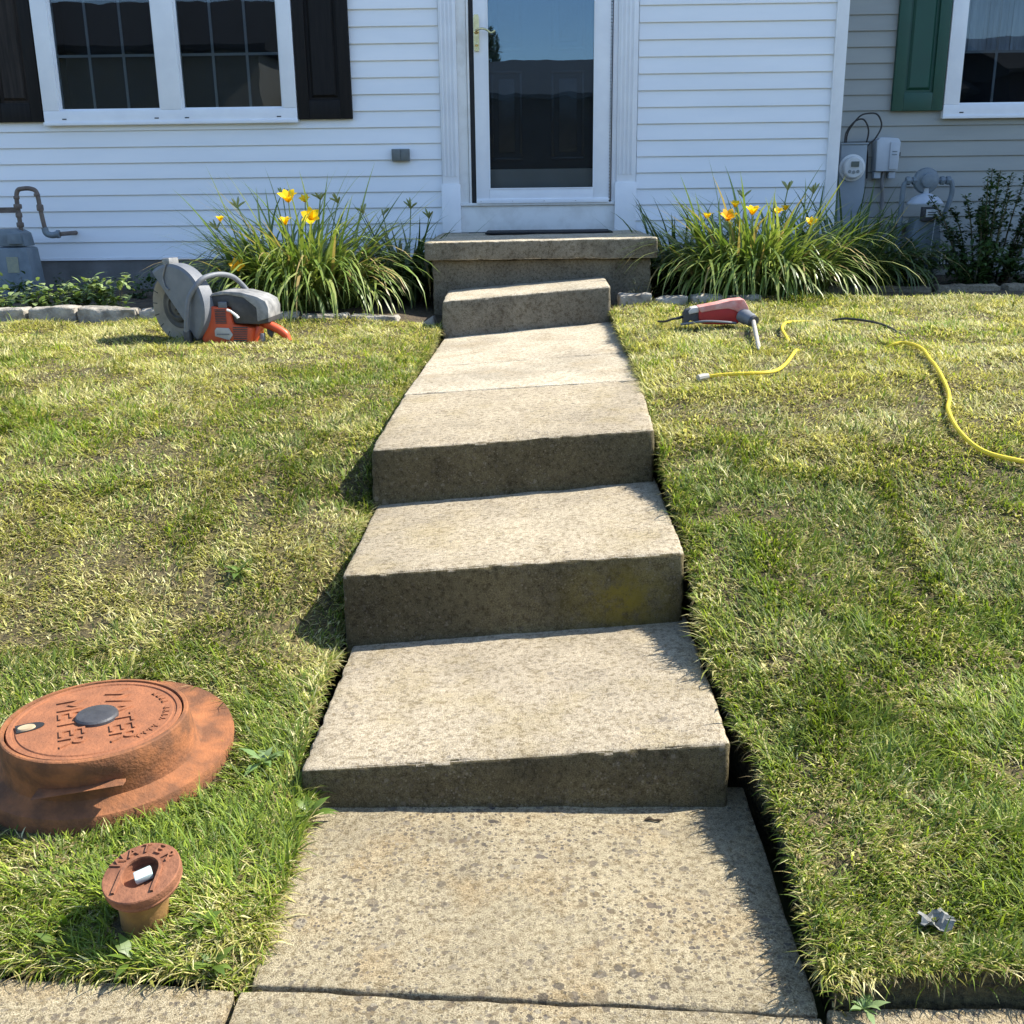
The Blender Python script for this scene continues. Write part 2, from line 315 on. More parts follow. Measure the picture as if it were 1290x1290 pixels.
# ------------------------------------------------------------------ concrete blocks
def axis(L, r, step):
    r = min(r, L*.3); n = max(2, int(round((L-2*r)/step)))
    return [0, r*.18, r*.45, r]+[r+(L-2*r)*k/n for k in range(1, n)]+[L-r, L-r*.45, L-r*.18, L]
def block(name, top, zb, mat, parent=None, side=None, r=.012, step=.018, chip=.006, rough=.0016, seed=0):
    # top: 4 corners FL, FR, BR, BL (x,y,z); zb: bottom height
    FL, FR, BR, BL = [Vector(p) for p in top]
    Lx = (FR-FL).length; Ly = (BL-FL).length; Lz = max(.02, (FL.z+FR.z+BR.z+BL.z)/4-zb)
    A = [axis(Lx, r, step), axis(Ly, r, step), axis(Lz, r, step)]; n = [len(a) for a in A]
    ids = {}; V = []; F = []
    H = Vector((Lx, Ly, Lz))/2
    def vid(i, j, k):
        if (i, j, k) in ids: return ids[(i, j, k)]
        p = Vector((A[0][i], A[1][j], A[2][k])); c = p-H; rr = r
        q = Vector([max(-(H[a]-rr), min(H[a]-rr, c[a])) for a in range(3)]); d = c-q
        nrm = d.normalized() if d.length > 1e-9 else Vector((0, 0, 1))
        if d.length > 1e-9: c = q+nrm*rr
        ne = sum(abs(abs(p[a]-H[a])-H[a]) < rr*1.01 for a in range(3))
        w = Vector((FL.x+p.x, FL.y+p.y, zb+p.z+seed*3.3))
        dsp = (noise.noise(w*60))*rough+noise.noise(w*9)*rough*1.6
        if ne >= 2: dsp -= chip*max(0, noise.noise(w*26)*.8+noise.noise(w*75)*.8-.05)+chip*2.2*max(0, noise.noise(w*6.5+Vector((5, 2, 1)))-.42)
        c = c+nrm*dsp+H
        u, v, ww = c.x/Lx, c.y/Ly, c.z/Lz
        tp = (FL*(1-u)+FR*u)*(1-v)+(BL*(1-u)+BR*u)*v
        V.append((tp.x, tp.y, zb+(tp.z-zb)*ww)); ids[(i, j, k)] = len(V)-1; return len(V)-1
    for a in range(3):
        b_, c_ = [(1, 2), (2, 0), (0, 1)][a]
        for e in (0, n[a]-1):
            if a == 2 and e == 0: continue
            for i in range(n[b_]-1):
                for j in range(n[c_]-1):
                    def K(ii, jj):
                        t3 = [0, 0, 0]; t3[a] = e; t3[b_] = ii; t3[c_] = jj; return vid(*t3)
                    f = (K(i, j), K(i+1, j), K(i+1, j+1), K(i, j+1)); F.append(f if e else f[::-1])
    me = bpy.data.meshes.new(name); me.from_pydata(V, [], F); me.materials.append(mat); me.shade_smooth()
    if side:
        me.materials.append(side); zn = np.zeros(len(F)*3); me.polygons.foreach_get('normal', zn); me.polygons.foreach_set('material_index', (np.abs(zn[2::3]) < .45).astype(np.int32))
    o = bpy.data.objects.new(name, me); COL.objects.link(o); o.parent = parent; return o
GW = 'concrete blocks of the front walk'
tag(block('path_slab', [(-.468, 1.452, .0), (.452, 1.385, .0), (.462, 2.06, .0), (-.470, 2.06, .004)], -.12, CON_SLAB, r=.008, step=.03), 'flat pebbly concrete slab below the lowest step', 'path slab', GW)
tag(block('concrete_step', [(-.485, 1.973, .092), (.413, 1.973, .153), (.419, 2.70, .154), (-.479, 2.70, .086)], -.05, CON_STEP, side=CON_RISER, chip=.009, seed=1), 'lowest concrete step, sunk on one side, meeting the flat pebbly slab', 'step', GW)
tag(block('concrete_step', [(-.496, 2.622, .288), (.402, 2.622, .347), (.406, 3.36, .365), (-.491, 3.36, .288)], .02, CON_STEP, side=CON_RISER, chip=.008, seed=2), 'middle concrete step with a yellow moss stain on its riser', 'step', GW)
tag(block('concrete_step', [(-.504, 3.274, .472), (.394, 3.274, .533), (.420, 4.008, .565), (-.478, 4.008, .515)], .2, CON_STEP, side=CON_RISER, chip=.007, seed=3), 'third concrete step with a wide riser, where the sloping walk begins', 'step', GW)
tag(block('path_slab', [(-.478, 4.016, .515), (.420, 4.016, .565), (.434, 4.712, .566), (-.466, 4.712, .510)], .3, CON_TOP, chip=.003, seed=4, r=.007, step=.03), 'smooth walk slab between two thin cross joints', 'path slab', GW)
tag(block('path_slab', [(-.466, 4.7245, .510), (.434, 4.7245, .566), (.448, 5.86, .588), (-.452, 5.86, .506)], .3, CON_TOP, chip=.003, seed=5, r=.007, step=.03), 'smooth pale walk slab running up to the tilted kerb-like step', 'path slab', GW)
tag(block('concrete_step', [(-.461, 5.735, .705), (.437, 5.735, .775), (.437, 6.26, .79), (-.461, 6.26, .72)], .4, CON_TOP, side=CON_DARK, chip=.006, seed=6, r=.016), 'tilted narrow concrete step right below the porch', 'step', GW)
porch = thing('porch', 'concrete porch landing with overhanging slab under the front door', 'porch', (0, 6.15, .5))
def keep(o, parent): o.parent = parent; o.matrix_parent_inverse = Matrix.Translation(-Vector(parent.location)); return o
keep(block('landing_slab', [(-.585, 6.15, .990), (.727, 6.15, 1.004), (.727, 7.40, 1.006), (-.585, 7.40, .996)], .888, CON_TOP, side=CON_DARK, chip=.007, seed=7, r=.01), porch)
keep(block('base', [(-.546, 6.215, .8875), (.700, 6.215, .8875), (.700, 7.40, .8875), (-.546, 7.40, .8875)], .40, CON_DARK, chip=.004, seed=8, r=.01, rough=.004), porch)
# yellow moss on the middle riser lives in the step material as a stain with its own place
t = CON_RISER.node_tree; b = t.nodes['Principled BSDF']; src = b.inputs['Base Color'].links[0].from_socket
co = coords(t); sx = N(t, 'ShaderNodeSeparateXYZ'); t.links.new(co, sx.inputs[0])
def band(sock, a0, a1, b0, b1):
    lo = N(t, 'ShaderNodeMapRange'); lo.inputs[1].default_value = a0; lo.inputs[2].default_value = a1; t.links.new(sock, lo.inputs[0])
    hi = N(t, 'ShaderNodeMapRange'); hi.inputs[1].default_value = b0; hi.inputs[2].default_value = b1; hi.inputs[3].default_value = 1; hi.inputs[4].default_value = 0; t.links.new(sock, hi.inputs[0])
    mm = N(t, 'ShaderNodeMath', operation='MULTIPLY'); t.links.new(lo.outputs[0], mm.inputs[0]); t.links.new(hi.outputs[0], mm.inputs[1]); return mm.outputs[0]
m1 = N(t, 'ShaderNodeMath', operation='MULTIPLY'); t.links.new(band(sx.outputs[0], .05, .24, .26, .42), m1.inputs[0]); t.links.new(band(sx.outputs[1], 2.58, 2.6, 2.63, 2.65), m1.inputs[1])
m2 = N(t, 'ShaderNodeMath', operation='MULTIPLY'); t.links.new(m1.outputs[0], m2.inputs[0]); t.links.new(band(sx.outputs[2], .08, .2, .24, .34), m2.inputs[1])
m3 = N(t, 'ShaderNodeMath', operation='MULTIPLY'); t.links.new(m2.outputs[0], m3.inputs[0]); t.links.new(ramp(t, noise_n(t, co, 22, 9, .8), [(.38, g(0)), (.56, g(.85))]), m3.inputs[1])
t.links.new(mixc(t, m3.outputs[0], src, (.22, .165, .02)), b.inputs['Base Color'])
# sidewalk
sw = bpy.data.objects.new('sidewalk', None); COL.objects.link(sw); struct(sw)
def swslab(x0, x1, s=0): 
    yb = lambda x: 1.4415-.066*(x+.484) if x < .46 else 1.398
    return block('slab', [(x0, -.14, 0), (x1, -.14, 0), (x1, yb(x1-1e-4), 0), (x0, yb(x0+1e-4), 0)], -.12, CON_SLAB, sw, r=.007, step=.035, chip=.006, seed=s)
swslab(-1.72, -.488, 11); swslab(-.481, .456, 12); swslab(.463, 1.7, 13); swslab(-2.95, -1.727, 14); swslab(1.707, 2.95, 15)

# ------------------------------------------------------------------ houses
YW = 7.42; YG = 7.80
def board(name, x0, x1, z0, e, yw, mat, parent, j=0):
    k = MB(); w = .0007*math.sin(j*2.1)
    prof = [(yw+.004, z0+.003), (yw-.010, z0-.001), (yw-.0128+w, z0+.002), (yw-.0125+w, z0+.010), (yw-.0045, z0+e*.72), (yw-.002, z0+e), (yw+.004, z0+e)]
    return k.prism(prof, x0, x1).build(name, mat, parent, smooth=25)
E_ = .1016
wh = thing('white_house', 'white vinyl-sided house with black shutters and a glass storm door', 'house', (0, 7.6, .6)); WI = Matrix.Translation((0, -7.6, -.6))
gh = thing('grey_house', 'grey-sided neighbouring house with a green shutter and white window', 'house', (5, 8.2, .6)); GI = Matrix.Translation((-5, -8.2, -.6))
def in_(o, inv): o.matrix_parent_inverse = inv; return o
# wall cores with real openings
k = MB()
for x0, x1, z0, z1 in ((-9, -3.10, .86, 6.3), (-3.10, -1.56, .86, 1.77), (-3.10, -1.56, 3.15, 6.3), (-1.56, -.40, .86, 6.3), (-.40, .60, 3.2, 6.3), (.60, 2.03, .86, 6.3)):
    k.box(x0, x1, YW+.005, YW+.14, z0, z1)
k.box(-9, 2.03, YW+.15, 15, 3.3, 6.3); k.box(1.93, 2.03, YW+.14, 15, .86, 6.3)
wall = in_(k.build('wall', WHITE, wh, smooth=0), WI)
k = MB(); k.box(-9, -.56, YW-.004, YW+.2, .2, .858); k.box(.73, 2.03, YW-.004, YW+.2, .2, .858); k.box(-.56, .73, YW+.01, YW+.2, .2, 1.0); in_(k.build('foundation', CON_FOUND, wh, smooth=0), WI)
for i in range(22):
    z = .862+E_*i
    segs = [(-9, -.567), (.722, 1.985)] if i < 9 else [(-9, -3.17), (-1.50, -.567), (.722, 1.985)]
    for a, c in segs: board('siding_board', a, c, z, E_, YW, WHITE, wall, i+a)
zt = .862+E_*22; k = MB()
for i in range(31):
    z0 = zt+E_*i; k.prism([(YW+.004, z0), (YW-.012, z0), (YW-.012, z0+.01), (YW-.002, z0+E_), (YW+.004, z0+E_)], -9, 1.985)
struct(in_(k.build('upper_siding', WHITE, wh), WI), 'stuff')
k = MB(); k.prism([(YW-.001, .845), (YW-.018, .845), (YW-.018, .862), (YW-.001, .866)], -9, -.567); k.prism([(YW-.001, .845), (YW-.018, .845), (YW-.018, .862), (YW-.001, .866)], .722, 1.985); in_(k.build('starter_strip', TRIM, wh), WI)
k = MB(); k.box(1.975, 2.048, YW-.026, YW-.004, .84, 6.2); k.box(2.032, 2.0485, YW-.0045, YG+.02, .84, 6.2); k.box(1.971, 1.978, YW-.028, YW-.008, .84, 6.2); in_(k.build('corner_post', TRIM, wh, bev=.003), WI)
def roof(parent, inv, x0, x1, yw, ov, ze):
    k = MB(); k.prism([(yw-ov, ze), (yw-ov, ze+.18), (yw+4, ze+2.6), (15.4, ze+.18), (15.4, ze)], x0, x1); in_(k.build('roof', ROOFM, parent, smooth=0), inv)
roof(wh, WI, -9, 2.05, YW, .10, 6.31); roof(gh, GI, 2.06, 14, YG, .5, 6.31)
# door surround
k = MB()
k.box(-.564, -.452, YW-.030, YW+.10, 1.312, 3.25); k.box(-.572, -.446, YW-.040, YW+.10, 1.0, 1.312)
for j in range(4): k.box(-.552+j*.025, -.541+j*.025, YW-.037, YW-.029, 1.36, 3.2)
in_(k.build('pilaster', TRIM, wh, bev=.003), WI)
k = MB(); k.box(.588, .716, YW-.030, YW+.10, 1.312, 3.25); k.box(.580, .722, YW-.040, YW+.10, 1.0, 1.312)
for j in range(4): k.box(.602+j*.027, .614+j*.027, YW-.037, YW-.029, 1.36, 3.2)
in_(k.build('pilaster', TRIM, wh, bev=.003), WI)
k = MB(); k.box(-.446, .580, YW-.012, YW+.08, 1.0, 1.172); k.box(-.446, .580, YW-.03, YW+.10, 1.172, 1.19); in_(k.build('door_sill', TRIMW, wh, bev=.004), WI)
k = MB(); k.box(-.4515, -.388, YW-.018, YW+.13, 1.19, 3.2); k.box(-.386, -.372, YW-.026, YW+.02, 1.185, 3.2); in_(k.build('door_jamb', TRIMW, wh, bev=.003), WI)
k = MB(); k.box(.556, .5875, YW-.020, YW+.13, 1.19, 3.2); in_(k.build('door_jamb', TRIM, wh, bev=.003), WI)
k = MB(); k.box(-.372, -.342, YW+.0, YW+.03, 1.19, 3.2); in_(k.build('door_gap_shade', FLATBLACK, wh), WI)  # black strip drawn in for the shaded gap beside the ajar door
sd = MB(); sd.box(-.340, -.252, YW-.032, YW+.006, 1.20, 3.18); sd.box(.438, .540, YW-.032, YW+.006, 1.20, 3.18); sd.box(-.252, .438, YW-.032, YW+.006, 1.20, 1.278); sd.box(-.252, .438, YW-.032, YW+.006, 3.08, 3.18)
sd.box(-.340, .540, YW-.040, YW-.031, 1.186, 1.215)
door = in_(sd.build('storm_door', TRIM, wh, bev=.004), WI)
k = MB(); k.box(-.258, .444, YW-.017, YW-.012, 1.272, 3.085); k.build('pane', DGLASS, door, smooth=0)
k = MB()
for x0, x1, z0, z1 in ((-.254, -.246, 1.276, 3.08), (.432, .440, 1.276, 3.08), (-.246, .432, 1.276, 1.284)): k.box(x0, x1, YW-.036, YW-.030, z0, z1)
k.build('glazing_bead', TRIM, door)
k = MB()
for j in range(95): k.box(.5405, .549, YW-.038, YW-.02, 1.20+j*.0205, 1.214+j*.0205)
struct(k.build('hinge', STEEL, door, smooth=0), 'stuff')
for j in range(4):
    k = MB(); k.lathe([(.0035, 0), (.003, .003)], 8, mat=Matrix.Translation((-.31+j*.21, YW-.040, 1.2)) @ Matrix.Rotation(R(90), 4, 'X')); k.build('screw', STEEL, door)
hd = MB(); hd.prism([(-.334, 2.125), (-.306, 2.125), (-.302, 2.14), (-.302, 2.325), (-.308, 2.342), (-.332, 2.342), (-.338, 2.325), (-.338, 2.14)], YW-.046, YW-.030, axis='y')
hd.tube(smooth_path([(-.318, YW-.04, 2.24), (-.318, YW-.085, 2.24), (-.29, YW-.09, 2.252), (-.255, YW-.088, 2.246), (-.225, YW-.085, 2.228), (-.198, YW-.085, 2.240)]), .0065, 8)
hd.lathe([(.014, 0), (.014, .012), (.009, .016)], 12, mat=Matrix.Translation((-.320, YW-.046, 2.24)) @ Matrix.Rotation(R(90), 4, 'X'))
hd.lathe([(.011, 0), (.011, .01), (.004, .012)], 12, mat=Matrix.Translation((-.320, YW-.046, 2.165)) @ Matrix.Rotation(R(90), 4, 'X'))
hd.build('handle', BRASS, door)
k = MB(); k.box(-.40, .60, YW+.09, YW+.13, 1.19, 3.2)
ed = in_(k.build('entry_door', BLACKDOOR, wh), WI)
for x0, x1 in ((-.24, -.03), (.16, .38)):
    for z0, z1 in ((1.46, 2.02), (2.14, 2.98)):
        k = MB()
        for a, c, d, e in ((x0, x1, z0, z0+.02), (x0, x1, z1-.02, z1), (x0, x0+.02, z0+.02, z1-.02), (x1-.02, x1, z0+.02, z1-.02)): k.box(a, c, YW+.078, YW+.092, d, e)
        k.box(x0+.05, x1-.05, YW+.08, YW+.092, z0+.05, z1-.05); k.build('door_panel', M('highlit_door_bead', (.07, .066, .062), (.055, .05, .05), 6, .25), ed, bev=.004)  # panels paler than the door: edge highlights put into the colour
k = MB(); k.box(-.30, .50, YW+.082, YW+.0895, 1.20, 1.405); k.build('kick_plate', KICK, ed)
# windows
def window(parent, inv, x0, x1, z0, z1, yw, halves, munt, back, name='window'):
    k = MB(); f = .085; d0, d1 = yw-.045, yw+.06
    k.box(x0, x1, d0, d1, z0, z0+f); k.box(x0, x1, d0, d1, z1-f, z1); k.box(x0, x0+f+.02, d0, d1, z0+f, z1-f); k.box(x1-f-.005, x1, d0, d1, z0+f, z1-f)
    k.box(x0-.004, x1+.004, d0-.012, d0+.01, z0-.006, z0+.016)
    if len(halves) > 1: k.box(halves[0][1], halves[1][0], d0, d1, z0+f, z1-f)
    w = in_(k.build(name, TRIM, parent, bev=.004), inv)
    for a, c in halves:
        s = MB(); t_ = .012
        for q in ((a, a+t_, z0+f, z1-f), (c-t_, c, z0+f, z1-f), (a+t_, c-t_, z0+f, z0+f+t_), (a+t_, c-t_, z1-f-t_, z1-f)): s.box(q[0], q[1], yw-.022, yw+.02, q[2], q[3])
        s.build('sash', TRIM, w, bev=.002)
        p = MB(); p.box(a+.004, c-.004, yw-.006, yw-.002, z0+f+.004, z1-f-.004); p.build('pane', GLASS, w, smooth=0)
        p = MB(); nx = munt
        for i in range(1, nx): xx = a+(c-a)*i/nx; p.box(xx-.008, xx+.008, yw+.004, yw+.010, z0+f+.003, z1-f-.003)
        for zz in (z0+f+.335, z0+f+.67, z0+f+1.0): p.box(a+.003, c-.003, yw+.0045, yw+.0095, zz-.008, zz+.008)
        p.build('grille', M('grille_grey', (.24, .26, .28), (.2, .22, .24), 9, .5), w, smooth=0)
        for xx in (a+.03, c-.03):
            p = MB(); p.box(xx-.014, xx+.014, d0-.0016, d0+.002, z0+.030, z0+.037); p.build('weep_hole', FLATBLACK, w, smooth=0)
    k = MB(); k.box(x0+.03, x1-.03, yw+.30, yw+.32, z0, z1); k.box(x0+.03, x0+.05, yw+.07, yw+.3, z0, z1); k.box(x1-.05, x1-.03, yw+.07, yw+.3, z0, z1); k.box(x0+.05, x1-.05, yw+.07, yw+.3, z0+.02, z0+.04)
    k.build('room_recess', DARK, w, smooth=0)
    return w
w = window(wh, WI, -3.166, -1.50, 1.715, 3.12, YW, [(-3.062, -2.393), (-2.254, -1.59)], 3, DARK)
w = window(gh, GI, 2.832, 4.5, 1.709, 3.12, YG, [(2.925, 3.66), (3.70, 4.41)], 3.5 and 3, CURT)
k = MB(); prev = None
for j in range(60):
    x = 2.9+j*.026; k.box(x, x+.026, YG+.1+.012*math.sin(j*1.1), YG+.11+.012*math.sin(j*1.1), 2.14, 3.1)
k.build('curtain', CURT, w, smooth=0)
def shutter(parent, inv, x0, x1, z0, z1, yw, mat, pmat, raised):
    k = MB(); b_ = .075; y0, y1 = yw-.042, yw-.010
    k.box(x0, x0+b_, y0, y1, z0, z1); k.box(x1-b_, x1, y0, y1, z0, z1); k.box(x0+b_, x1-b_, y0, y1, z0, z0+b_+.04); k.box(x0+b_, x1-b_, y0, y1, z1-b_, z1)
    k.box(x0+b_, x1-b_, y0, y1, (z0+z1)/2-.03+.25, (z0+z1)/2+.05+.25)
    s = in_(k.build('shutter', mat, parent, bev=.004), inv)
    for a, c in ((z0+b_+.04, (z0+z1)/2-.03+.25), ((z0+z1)/2+.05+.25, z1-b_)):
        p = MB(); p.box(x0+b_, x1-b_, y1-.012, y1, a, c)
        if raised:
            i0, i1, j0, j1 = x0+b_+.018, x1-b_-.018, a+.018, c-.018
            q = .016; vs = [(i0, y1-.012, j0), (i1, y1-.012, j0), (i1, y1-.012, j1), (i0, y1-.012, j1), (i0+q, y0+.006, j0+q), (i1-q, y0+.006, j0+q), (i1-q, y0+.006, j1-q), (i0+q, y0+.006, j1-q)]
            p.add(vs, [(0, 1, 5, 4), (1, 2, 6, 5), (2, 3, 7, 6), (3, 0, 4, 7), (4, 5, 6, 7)])
        p.build('shutter_panel', pmat, s, smooth=0)
shutter(wh, WI, -3.52, -3.175, 1.735, 3.10, YW, BLACKSH, BROWNSH, True); shutter(wh, WI, -1.494, -1.140, 1.729, 3.10, YW, BLACKSH, BLACKSH, True)
shutter(gh, GI, 2.483, 2.826, 1.757, 3.10, YG, GREENSH, GREENSH, True)
# grey wall
k = MB()
for x0, x1, z0, z1 in ((2.04, 2.89, .6, 6.3), (2.89, 4.45, .6, 1.76), (2.89, 4.45, 3.06, 6.3), (4.45, 14, .6, 6.3)): k.box(x0, x1, YG+.005, YG+.07, z0, z1)
k.box(2.06, 14, YG+.35, 15, .6, 6.3); gw = in_(k.build('wall', GREY, gh, smooth=0), GI)
GE = .1005; gz = 1.563-GE*9
for i in range(26):
    z = gz+GE*i
    for a, c in ([(2.05, 14)] if z < 1.72 else [(2.05, 2.836), (4.49, 14)]): board('siding_board', a, c, z, GE, YG, GREY, gw, i*1.3)
k = MB()
for i in range(28):
    z0 = gz+GE*26+GE*i; k.prism([(YG+.004, z0), (YG-.012, z0), (YG-.012, z0+.01), (YG-.002, z0+GE), (YG+.004, z0+GE)], 2.05, 14)
struct(in_(k.build('upper_siding', GREY, gh), GI), 'stuff')
k = MB(); k.box(2.05, 14, YG-.006, YG+.1, .2, gz-.004); in_(k.build('foundation', CON_FOUND, gh, smooth=0), GI)
# plate with two slots on the siding
k = MB(); k.box(-.894, -.776, YW-.045, YW-.006, 1.462, 1.539)
o = k.build('outlet_cover', OUTLET, None, bev=.004); tag(o, 'small grey outlet cover on the white siding beside the door', 'outlet cover')
for x0 in (-.887, -.832):
    k = MB(); k.box(x0, x0+.049, YW-.050, YW-.044, 1.468, 1.533); k.build('flap', M('plate_face', (.14, .155, .15), None, 30, .45), o, bev=.002)
k = MB(); k.box(-.2699, .535, 6.93, 7.385, 1.0035, 1.014); tag(k.build('door_mat', MATTE, None, bev=.003), 'thin black rubber mat on the porch at the door sill', 'door mat')

# ------------------------------------------------------------------ opposite side of the street (seen in the glass)
def row_house(x0, x1, y, ze, zr, wm, label, rot=0):
    h = thing('row_house', label, 'house', ((x0+x1)/2, y, 0), 'houses across the street'); inv = Matrix.Identity(4)
    w_ = (x1-x0)/2; h.rotation_euler.z = rot
    k = MB(); k.box(-w_, w_, -8, 0, -.2, ze); k.build('wall', wm, h, smooth=0)
    k = MB(); k.prism([(.5, ze), (.5, ze+.15), (-4, zr), (-8.5, ze+.15), (-8.5, ze)], -w_-.3, w_+.3); k.build('roof', ROOFM, h, smooth=0)
    for i in range(int(w_) if wm is not BRICKD else 0):
        cx = -w_+1.2+i*2.0
        k = MB(); k.box(cx-.5, cx+.5, -.02, .05, 1.0, 2.4); wn = k.build('window', TRIM, h, smooth=0)
        k = MB(); k.box(cx-.43, cx+.43, .052, .058, 1.07, 2.33); k.build('pane', FLATBLACK, wn, smooth=0)
        for s in (-1, 1):
            k = MB(); k.box(cx+s*.72-.18, cx+s*.72+.18, .002, .04, 1.0, 2.4); k.build('shutter', BLACKSH, h, smooth=0)
row_house(-7, 14, -21, 4.1, 5.7, BRICKD, 'low brown brick house across the street')
row_house(-24, -7.9, -19, 5.4, 7.4, M('tan_vinyl', (.30, .28, .24), (.26, .24, .2), 3, .5), 'tall tan-sided house across the street')
row_house(15, 30, -20, 4.6, 6.2, BRICKD, 'long brown brick house at the far end across the street')
def leaf_ball(n, c, rad, size, cols, seed):
    r_ = np.random.default_rng(seed); d = r_.normal(size=(n, 3)); d /= np.linalg.norm(d, axis=1)[:, None]
    d *= (r_.random(n)**.4)[:, None]; lump = 1+.35*np.sin(d[:, :1]*5+seed)*np.cos(d[:, 2:]*4)
    p = np.array(c)+d*lump*np.array(rad); az = r_.random(n)*6.28; el = r_.random(n)*1.6-.6
    return ribbons(p, az, el, size*(.6+r_.random(n)*.8), size*.5*(.7+.6*r_.random(n)), np.full(n, .5), 2, np.array(cols)[r_.integers(0, len(cols), n)], wprof=lambda t: np.sin(np.pi*np.clip(t*.85+.12, 0, 1)))
tr_ = thing('tree', 'dark leafy tree behind the low brick house', 'tree', (-2.4, -33, 0))
k = MB(); k.tube([(0, 0, -.2), (.1, 0, 2), (0, .1, 4.5), (.1, 0, 6)], [.3, .24, .18, .06]); k.build('trunk', BARK, tr_)
V, F, C = leaf_ball(9000, (-.3, 0, 5.6), (2.2, 2.2, 1.9), .28, [(.02, .04, .012), (.03, .055, .015), (.015, .03, .01)], 3); np_mesh('crown', V, F, LEAFM, tr_, C)

# ------------------------------------------------------------------ lawn grass
GREENS = np.array([(.105, .165, .016), (.165, .225, .024), (.25, .305, .036), (.125, .18, .035)])
STRAWS = np.array([(.58, .52, .22), (.46, .42, .15), (.66, .61, .32), (.38, .38, .09)])
MC = np.array([-.93, 2.08]); VC = np.array([-.678, 1.555])       # meter box and valve: no grass through them
def lawn_points(side, n, r_, xo=5.0):
    y = 1.36+(r_.random(n)**1.25)*(4.62)
    half = np.clip(.62+.52*y, .9, 9); x = r_.random(n)
    # most blades near where the walk is, thinning out sideways
    x = np.where(r_.random(n) < .9, x*(half), half+x*2.2)
    e = edge(y, side); x = e+side*(x-.012)
    y1 = np.where(side < 0, YB-.03, 6.1)
    ok = (y > front(x, side)-.004+.0) & (y < y1) & (np.abs(x) < 5.6)
    if side < 0:
        ok &= (np.hypot(x-MC[0], y-MC[1]) > .283) & (np.hypot(x-VC[0], y-VC[1]) > .05)
    return x[ok], y[ok]
def make_grass(side, n, seed):
    r_ = np.random.default_rng(seed); x, y = lawn_points(side, n, r_); n = len(x)
    dry = vnoise(x, y, 1.3, 3)*.55+vnoise(x, y, 4.2, 4)*.55+vnoise(x, y, 13, 8)*.45-.03
    if side < 0: dry += np.interp(y, [1.4, 2.1, 2.7, 3.4, 4.2, 5.2, 5.9], [-.30, -.12, .12, .06, .12, .36, .42])-.20*np.exp(-((x+.95)**2+(y-2.3)**2)/.06)
    else: dry += np.interp(y, [1.4, 2.0, 2.8, 3.6, 4.6, 5.4, 6.0], [-.04, -.10, .0, .12, .12, .16, .24])+.12*np.clip(x-.8, 0, 1)-.25*np.exp(-((x-.75)**2+(y-2.15)**2)/.03)
    bald = vnoise(x, y, 5.5, 9); keepm = r_.random(n) < np.clip((bald+.02)*7, .6, 1)*np.clip((vnoise(x, y, 22, 29)-.06)*3.4, .15, 1)
    x, y, dry = x[keepm], y[keepm], dry[keepm]; n = len(x)
    z = height(x, y)
    isdry = r_.random(n) < np.clip(dry, .04, .95)
    col = np.where(isdry[:, None], STRAWS[r_.integers(0, 4, n)], GREENS[r_.integers(0, 4, n)])*(.48+.84*r_.random(n))[:, None]
    gtone = vnoise(x, y, 2.2, 12)[:, None]; col = col*np.where(isdry[:, None], 1, .75+.7*gtone)
    L = (.020+.034*r_.random(n)**1.4)*(1+.9*(vnoise(x, y, 6, 7)-.45)+.6*(vnoise(x, y, 17, 17)-.5)); L *= np.where(isdry, .9, 1.1)
    tall = r_.random(n) < .012; L = np.where(tall, L*1.7, L)
    edged = np.clip(1-(np.abs(x-edge(y, side)))/.05, 0, 1)+np.clip(1-(y-front(x, side))/.05, 0, 1)
    L *= 1+.45*np.clip(edged, 0, 1)*r_.random(n)
    L *= np.where((side < 0) & (x > -1.3), np.interp(y, [1.4, 1.65, 1.95], [1.2, 1.1, .9]), 1)
    # blades lean in shared local directions
    la = vnoise(x, y, 5, 21)*9+r_.normal(size=n)*1.1
    el = np.where(isdry, .35+.8*r_.random(n), .75+.75*r_.random(n))
    wd = .0019+.0022*r_.random(n); wd *= np.interp(y, [1.4, 3, 6], [1, 1.15, 1.5]); L *= np.interp(y, [1.4, 3, 6], [1, 1.0, 1.05])
    P_ = np.stack([x, y, z-.004], 1); dr_ = .5+1.1*r_.random(n); tw = r_.normal(size=n)*.5; nr = y < 2.5
    flat = r_.random(n) < .12; el = np.where(flat, .05+.15*r_.random(n), el); col = np.where(flat[:, None], np.array([.26, .20, .10])*(.5+r_.random(n))[:, None], col); P_[:, 2] += flat*.012*r_.random(n)
    wd = np.where(r_.random(n) < .06, wd*2.1, wd); L = np.where(el > 1.0, L*.92, L)
    V, F, C = merge([ribbons(P_[q], la[q], el[q], L[q], wd[q], dr_[q], sg, col[q], twist=tw[q]) for q, sg in ((nr, 3), (~nr, 2))])
    return struct(np_mesh('grass', V, F, GRASSM, None, C), 'stuff')
make_grass(-1, 520000, 11); make_grass(1, 520000, 12)
